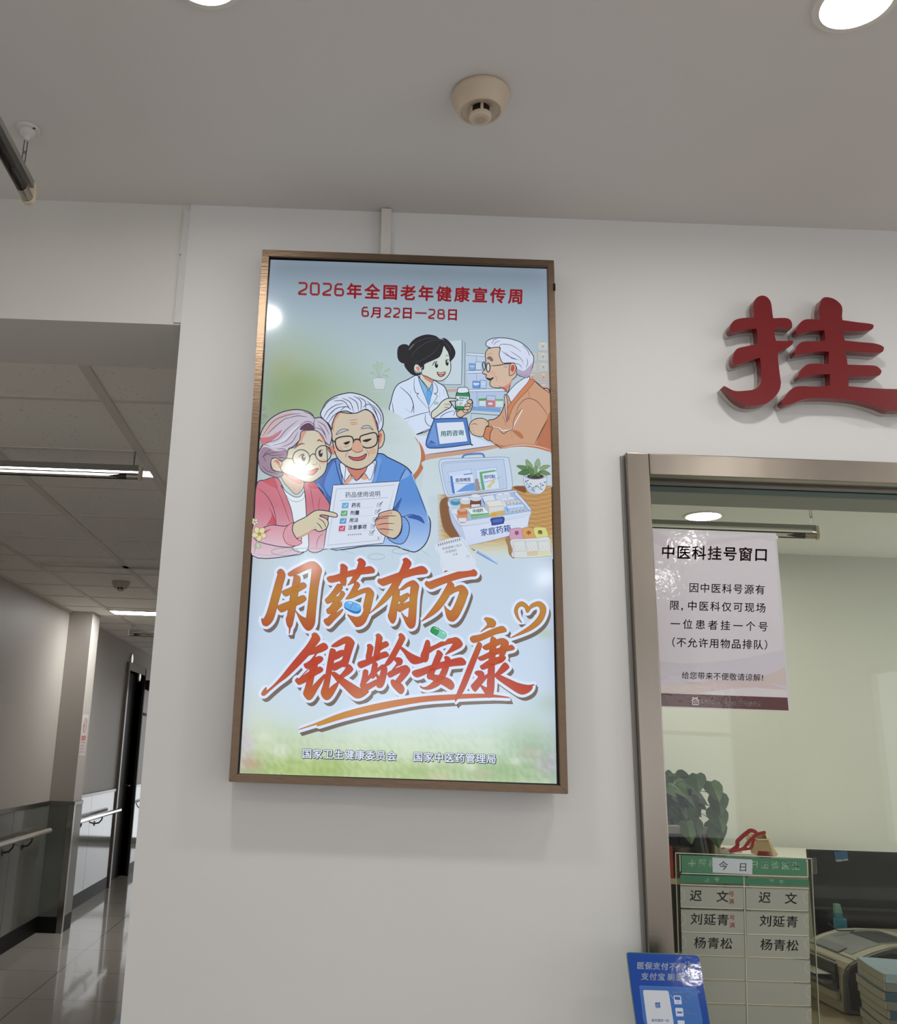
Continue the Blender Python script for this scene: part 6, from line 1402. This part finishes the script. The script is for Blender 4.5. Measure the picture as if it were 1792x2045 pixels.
# black all-in-one computer seen from the back
a = onY(1616.5, 1696, 3.20)
mo = thing('computer_monitor', 'glossy black computer screen with a grey brand tag behind the counter glass', 'monitor', (a.x + .27, 3.21, DZ_))
M_gloss = mat('glossy_black_panel', (15, 16, 19), .12, noise=.1, nscale=4, coat=.6)
MB().box((a.x, 3.20, a.z - .36), (a.x + .58, 3.225, a.z), bev=.004).build('panel', M_gloss, mo)
MB().box((a.x + .001, 3.1985, a.z - .172), (a.x + .58, 3.2005, a.z - .180)).build('panel_groove', mat('groove_grey', (74, 72, 70), .4), mo)
MB().box((a.x + .22, 3.222, DZ_ + .01), (a.x + .34, 3.27, a.z - .2)).box((a.x + .16, 3.17, DZ_), (a.x + .4, 3.35, DZ_ + .012), bev=.003).build('stand', M_gloss, mo)
tg = Art(lambda x, y: onY(x, y, 3.1976)); tg.frame(1600, 1680, 9.333); tg.k = 6
tg.fill([(196,310),(290,308),(308,614),(214,616)], (128, 124, 118), False)
tg.text('Lenovo', 268, 588, 74, (40, 38, 38), .012, -88, None, .92, 0, None, .62)
tg.build('brand_tag', M_plain, mo)
st = Art(lambda x, y: onY(x, y, 3.1974)); st.frame(1600, 1680, 9.333); st.k = 8
st.fill([(608,190),(866,182),(882,352),(690,382),(650,366)], (62, 118, 168), False); st.fill([(650,330),(690,350),(730,335),(780,350),(830,325),(880,330),(880,356),(690,384),(650,366)], (190, 200, 206), False)
o = st.build('sticker', M_plain, mo)

# teal spray bottle
a = onY(1681, 1870, 3.08)
sb = thing('spray_bottle', 'teal spray bottle with a pale green cap in front of the black computer', 'bottle', (a.x, 3.08, DZ_))
M_teal = mat('teal_plastic', (66, 146, 164), .3, noise=.03)
zt = onY(1672, 1833, 3.08).z; zc_ = onY(1674, 1805, 3.08).z
w = .0182
MB().box((a.x - w, 3.072, DZ_), (a.x + w, 3.088, zt), bev=.004).build('body', M_teal, sb)
MB().add([(a.x - .013 * s_ - .004 * k, 3.08 + q * .007, z_) for k, z_ in ((0, zt), (.4, zt + .014)) for s_ in (1, -.6) for q in (-1, 1)], [(0, 1, 3, 2), (4, 6, 7, 5), (0, 2, 6, 4), (1, 5, 7, 3), (0, 4, 5, 1), (2, 3, 7, 6)]).build('neck', M_teal, sb)
MB().add([(a.x - .0145 + dx_, 3.08 + q * .007, z_) for dx_, z_ in ((.0, zt + .0135), (.0215, zt + .0135), (.001, zc_), (.0165, zc_)) for q in (-1, 1)], [(0, 1, 3, 2), (4, 6, 7, 5), (0, 2, 6, 4), (1, 5, 7, 3), (0, 4, 5, 1), (2, 3, 7, 6)]).build('cap', mat('pale_green_cap', (132, 178, 158), .35, alpha=1), sb)
sk = Art(lambda x, y: onY(x, y, 3.0716)); sk.frame(1600, 1680, 9.333); sk.k = 3
for pts in ([(800,1640),(820,1650),(815,1700),(795,1690)], [(780,1700),(800,1690),(805,1740)], [(825,1690),(845,1720),(835,1745)]): sk.line(pts, 10, (20, 30, 40))
sk.ell(760, 1665, 7, 7, (30, 40, 50)).ell(770, 1730, 6, 8, (30, 40, 50)); sk.build('printed_mark', M_plain, sb)

# stack of booklets: the near corner points at the counter, page edges to the left, spines to the right
M_page = mat('booklet_pages', (190, 184, 166), .7, noise=.06, nscale=3, stretch=(1, 1, 160), bump=.1)
COV = [(178, 200, 214), (150, 150, 142), (74, 102, 126), (146, 146, 138), (76, 104, 128), (150, 150, 142), (72, 98, 122), (148, 148, 140)]
rnd = random.Random(5); ztop = onY(1764, 1944, 2.42).z; hgt = (ztop - DZ_) / len(COV); zz = DZ_
PLACE = ['at the bottom of', 'second from the bottom of', 'third from the bottom of', 'fourth from the bottom of', 'fourth from the top of', 'third from the top of', 'second from the top of', 'on top of']
cx, cy = onY(1762, 1945, 2.42).x, 2.42
for k in range(len(COV)):
    c = COV[len(COV) - 1 - k]; top = k == len(COV) - 1
    ph = math.radians(-12 + rnd.uniform(-1.2, 1.2)); ux = Vector((math.cos(ph), math.sin(ph), 0)); uy = Vector((-math.sin(ph), math.cos(ph), 0))
    o_ = Vector((cx + rnd.uniform(-.003, .003) + (len(COV) - 1 - k) * .0006, cy + rnd.uniform(-.002, .002), zz))
    bk = thing('booklet', ('light blue' if top else 'dark blue spined' if c[2] > c[0] + 20 else 'grey spined') + ' booklet ' + PLACE[k] + ' the stack by the printer', 'booklet', tuple(o_ + ux * .1 + uy * .1), 'booklets stacked by the printer')
    def blk(x0, x1, y0, y1, z0, z1, sag=0.):
        b = MB(); n = 8; vs = []
        for i in range(n + 1):
            t_ = i / n; s_ = -sag * math.sin(math.pi * t_) ** 1.2
            p_ = o_ + uy * (y0 + (y1 - y0) * t_) + Vector((0, 0, s_))
            vs += [p_ + ux * x0 + Vector((0, 0, z0)), p_ + ux * x1 + Vector((0, 0, z0)), p_ + ux * x1 + Vector((0, 0, z1)), p_ + ux * x0 + Vector((0, 0, z1))]
        fs = [(0, 1, 2, 3), (4 * n + 3, 4 * n + 2, 4 * n + 1, 4 * n)]
        for i in range(n): fs += [(4 * i + a_, 4 * i + (a_ + 1) % 4, 4 * i + 4 + (a_ + 1) % 4, 4 * i + 4 + a_) for a_ in range(4)]
        return b.add(vs, fs)
    sg_ = .0022 if k else .0
    blk(0, .20, .0015, .20, .0016, hgt - .0014, sg_).build('pages', M_page, bk)
    mc = mat('booklet_cover_%d' % k, c, .35, noise=.05)
    blk(0, .205, 0, .204, hgt - .0012, hgt - .0002, sg_).build('front_cover', mc, bk)
    blk(0, .205, 0, .204, .0004, .0014, sg_).build('rear_cover', mc, bk)
    blk(.004, .205, -.0008, .0012, .0006, hgt - .0006).build('spine', mc, bk)
    zz += hgt

# shelf unit with the pothos
M_lam = mat('cream_laminate', (196, 186, 158), .45, noise=.03)
M_topg = mat('grey_shelf_top', (142, 136, 128), .45, noise=.04)
M_ins = mat('shelf_inside', (110, 102, 92), .6, noise=.05)
SY0, SX1, SZT = 4.30, 1.722, 1.2265
sh = thing('shelf_unit', 'cream shelf unit with a grey top under the leafy plant', 'shelf', (1.4, 4.5, 0))
MB().box((1.02, SY0, SZT - .034), (SX1 + .004, SY0 + .36, SZT), bev=.003).build('top_board', M_topg, sh)
for x in (1.02, SX1 - .026): MB().box((x, SY0 + .004, 0), (x + .026, SY0 + .355, SZT - .034)).build('side_panel', M_lam, sh)
MB().box((1.046, SY0 + .34, 0), (SX1 - .026, SY0 + .354, SZT - .034)).build('back_panel', M_ins, sh)
ZS = [.30, .66, 1.005]
for z in ZS: MB().box((1.046, SY0 + .008, z - .02), (SX1 - .026, SY0 + .34, z)).build('shelf_board', M_lam, sh)
zs = 1.005
tag(MB().box((1.44, SY0 + .05, zs), (1.528, SY0 + .2, zs + .135), bev=.004).build('red_box', mat('orange_red_card', (186, 66, 40), .5, noise=.05)), 'orange red box in the shelf beside the steel post', 'box')
pt = thing('metal_pot', 'dull metal pot inside the shelf under the plant', 'pot', (1.60, SY0 + .14, zs))
M_pot = mat('dull_aluminium', (150, 144, 128), .4, metal=.5, noise=.05)
MB().lathe([(.0001, 0), (.05, 0), (.053, .006), (.053, .12), (.056, .124), (.054, .127), (.05, .12), (.05, .01), (.0001, .008)], (1.60, SY0 + .14, zs), 32).build('body', M_pot, pt)
MB().tube([(1.546, SY0 + .14, zs + .1), (1.528, SY0 + .13, zs + .13), (1.535, SY0 + .13, zs + .165), (1.55, SY0 + .14, zs + .15)], .003, 6).build('handle', M_brk, pt)
for k, (x, c) in enumerate(((1.664, (98, 120, 112)), (1.682, (128, 124, 112)))):
    f = MB(); f.prism([Vector((x - .03, SY0 + .02, zs + .2 - k * .012)), Vector((x - .018, SY0 + .02, zs + .2 - k * .012)), Vector((x + .012, SY0 + .02, zs)), Vector((x - .002, SY0 + .02, zs))], (0, .26, 0))
    tag(f.build('file_folder', mat('folder_%d' % k, c, .5, noise=.04)), ('grey green' if k == 0 else 'buff') + ' folder leaning inside the shelf next to the metal pot', 'folder', 'folders in the shelf')

pl = thing('potted_pothos', 'bushy green pothos spilling over the top of the shelf unit', 'plant', (1.50, SY0 + .16, SZT))
MB().lathe([(.0001, 0), (.06, 0), (.085, .10), (.09, .105), (.082, .105), (.0001, .09)], (1.48, SY0 + .18, SZT), 28).build('pot', mat('plant_pot_brown', (92, 72, 58), .6, noise=.05), pl)
def leafmat(nm, c): return mat(nm, c, .38, noise=.28, nscale=22)
LM = [leafmat('pothos_leaf_dark', (40, 60, 38)), leafmat('pothos_leaf_mid', (54, 78, 46)), leafmat('pothos_leaf_light', (76, 100, 58))]
rnd = random.Random(11); lf = MB(); stem = MB()
HEART = [(0, 0), (.22, -.10), (.42, .02), (.50, .24), (.42, .50), (.24, .78), (0, 1.12), (-.24, .78), (-.42, .50), (-.50, .24), (-.42, .02), (-.22, -.10)]
base = Vector((1.48, SY0 + .17, SZT + .08))
for k in range(210):
    an = rnd.uniform(0, math.tau); el = rnd.uniform(-.25, 1.25)
    rad = .172 * (.5 + .5 * rnd.random())
    tip = base + Vector((math.cos(an) * math.cos(el) * rad * 1.12 + .03, math.sin(an) * math.cos(el) * rad * .72, math.sin(el) * rad * .82))
    if tip.z < SZT + .035 and tip.y > SY0 + .01 : tip.z = SZT + .035 + rnd.random() * .02
    s_ = rnd.uniform(.055, .085)
    out = (tip - base); out.z -= .08; out.normalize()
    dn = (out * .8 + Vector((rnd.uniform(-.5, .5), rnd.uniform(-.5, .2), rnd.uniform(-1.0, -.2)))).normalized()
    sd = dn.cross(Vector((0, -1, .5)) + Vector((rnd.uniform(-.4, .4), 0, rnd.uniform(-.4, .4)))).normalized(); nr = sd.cross(dn).normalized()
    vs = []
    for i, (u, v) in enumerate(HEART): vs.append(tip + sd * u * s_ + dn * v * s_ + nr * (abs(u) * .28 - .18 * v * v) * s_)
    vs.append(tip + dn * .36 * s_ - nr * .06 * s_)
    fs = [(i, (i + 1) % 12, 12) for i in range(12)]
    lf.add(vs, fs, rnd.choice((0, 0, 1, 1, 2)), False)
    if k % 3 == 0: stem.tube([base - Vector((0, 0, .03)), (base + tip) / 2 + Vector((0, 0, .04)), tip], .0016, 5)
for (px, py, L_) in ((1372, 1655, .085), (1385, 1650, .07), (1428, 1655, .10), (1434, 1600, .09), (1420, 1575, .085), (1392, 1560, .08), (1430, 1628, .095)):
    tip = onY(px, py - 14, SY0 - .012); s_ = L_; dn = Vector((rnd.uniform(-.1, .35), -.15, -1)).normalized(); sd = Vector((1, -.3, .1)).normalized(); nr = sd.cross(dn).normalized()
    vs = [tip + sd * u * s_ + dn * v * s_ + nr * (abs(u) * .28 - .18 * v * v) * s_ for u, v in HEART] + [tip + dn * .36 * s_ - nr * .06 * s_]
    lf.add(vs, [(i, (i + 1) % 12, 12) for i in range(12)], rnd.choice((1, 2)))
    stem.tube([base, (base + tip) / 2 + Vector((0, 0, .05)), tip], .0016, 5)
lf.build('leaves', LM, pl, fix=False); stem.build('stems', LM[1], pl)

# low white cabinet with the tote bag and papers
CZ = onY(1500, 1713, 4.22).z
cb = thing('low_cabinet', 'low white cabinet under the tote bag by the office wall', 'cabinet', (2.3, 4.45, 0))
MB().box((SX1 + .01, 4.12, 0), (2.75, 4.8, CZ), bev=.003).build('body', mat('white_cabinet', (206, 204, 192), .5, noise=.02), cb)
for x in (1.75, 2.25): MB().box((x, 4.112, .1), (x + .48, 4.12, CZ - .04), bev=.002).build('door', MATS['white_cabinet'], cb)
a = onY(1456, 1694, 4.3)
tp = thing('tissue_pack', 'white soft pack with an orange mark between shelf and tote bag', 'packet', (a.x, 4.35, CZ))
MB().box((a.x - .045, 4.30, CZ), (a.x + .06, 4.42, a.z), bev=.008).build('body', mat('pack_white', (206, 204, 194), .5, noise=.02), tp)
o = Art(lambda x, y: onY(x, y, 4.299)); o.k = 2; o.frame(1440, 1640, 12.8); o.fill([(5,690),(60,668),(118,680),(110,700),(40,716),(8,716)], (200, 128, 66)); o.build('orange_mark', M_plain, tp)

tb = thing('tote_bag', 'beige cloth tote bag with red straps on the low cabinet', 'bag', (1.93, 4.33, CZ))
M_cloth = mat('beige_bag_cloth', (178, 156, 120), .8, noise=.08, nscale=30, bump=.15)
M_strap = mat('red_strap', (164, 40, 44), .6, noise=.06, nscale=40)
fr = lambda x, y, Y: onY(1440 + x / 12.8, 1640 + y / 12.8, Y)
Yf, Yb = 4.27, 4.40
front = [fr(*p, Yf) for p in ((920,478),(1205,470),(1290,690),(1370,930),(1080,930),(800,720),(850,560))]
back = [fr(*p, Yb) for p in ((690,330),(1140,310),(1330,640),(1470,930),(900,930),(720,640),(640,430))]
for p in front + back:
    if p.z < CZ + .03: p.z = CZ + .001
bg = MB(); n = len(front)
bg.add(front + back, [list(range(n))] + [list(range(2 * n - 1, n - 1, -1))] + [[i, (i + 1) % n, n + (i + 1) % n, n + i] for i in range(1, n)])
bg.build('body', M_cloth, tb)
hem = MB().tube([front[0], front[1]], .0035, 6).tube([front[1], back[1]], .0035, 6).tube([front[0], back[0]], .0035, 6); hem.build('hem', mat('bag_hem', (196, 176, 136), .8, noise=.05), tb)
def ribbon(pts, w):
    b = MB(); vs = []
    for i, p in enumerate(pts):
        t_ = (pts[min(i + 1, len(pts) - 1)] - pts[max(i - 1, 0)]).normalized(); s_ = t_.cross(Vector((0, -1, .15))).normalized()
        ww = w[i] if isinstance(w, list) else w
        vs += [p + s_ * ww / 2, p - s_ * ww / 2, p + s_ * ww / 2 + Vector((0, .003, 0)), p - s_ * ww / 2 + Vector((0, .003, 0))]
    fs = []
    for i in range(len(pts) - 1): a_, c_ = 4 * i, 4 * i + 4; fs += [(a_, a_ + 1, c_ + 1, c_), (a_ + 2, c_ + 2, c_ + 3, a_ + 3), (a_, c_, c_ + 2, a_ + 2), (a_ + 1, a_ + 3, c_ + 3, c_ + 1)]
    b.add(vs, fs); return b
def sp(pts, Y): return [fr(x, y, Y) for x, y in spline(pts, False, 5)]
ribbon(sp([(930,320),(860,262),(760,240),(640,320),(500,440),(430,520),(425,640),(340,710),(230,790)], 4.22), .0165).build('strap', M_strap, tb)
ribbon(sp([(1150,285),(1060,300),(930,345),(800,440),(690,560),(620,660),(520,720),(360,750),(230,790)], 4.20), .0125).build('strap', M_strap, tb)
ribbon(sp([(880,450),(830,520),(810,620),(770,690),(640,715),(500,730)], 4.24), .010).build('strap', M_strap, tb)
pp = MB()
for k in range(5):
    z = CZ + .001 + k * .004
    a_, b_ = fr(300, 800, 4.14), fr(850, 800, 4.19)
    pp.box((a_.x + k * .004, 4.135 + k * .004, z), (b_.x - k * .003, 4.192, z + .0032))
tag(pp.build('paper_bundle', mat('loose_paper', (206, 202, 194), .6, noise=.02)), 'small bundle of white papers under the red bag straps', 'papers')
ap = onY(1440 + 960 / 12.8, 1640 + 850 / 12.8, 4.22)
tag(MB().lathe([(.0001, 0), (.02, .002), (.03, .016), (.024, .034), (.0001, .03)], (ap.x, 4.16, CZ), 20).build('red_fruit', mat('dark_red_skin', (120, 44, 36), .35, noise=.2)), 'dark red round item in front of the tote bag', 'fruit')

# hanging tube lamp in the office
a = onY(1300, 1061, 3.6); b = onY(1632, 1068, 3.6)
tube_lamp((b.x, 3.6, (a.z + b.z) / 2), (a.x - .1, 3.6, (a.z + b.z) / 2), .0125, OZC, 'unlit tube lamp hanging inside the office above the notice', (.022, .9), 'hanging tube lamps', rose=False)
bpy.data.objects.remove(_fo)
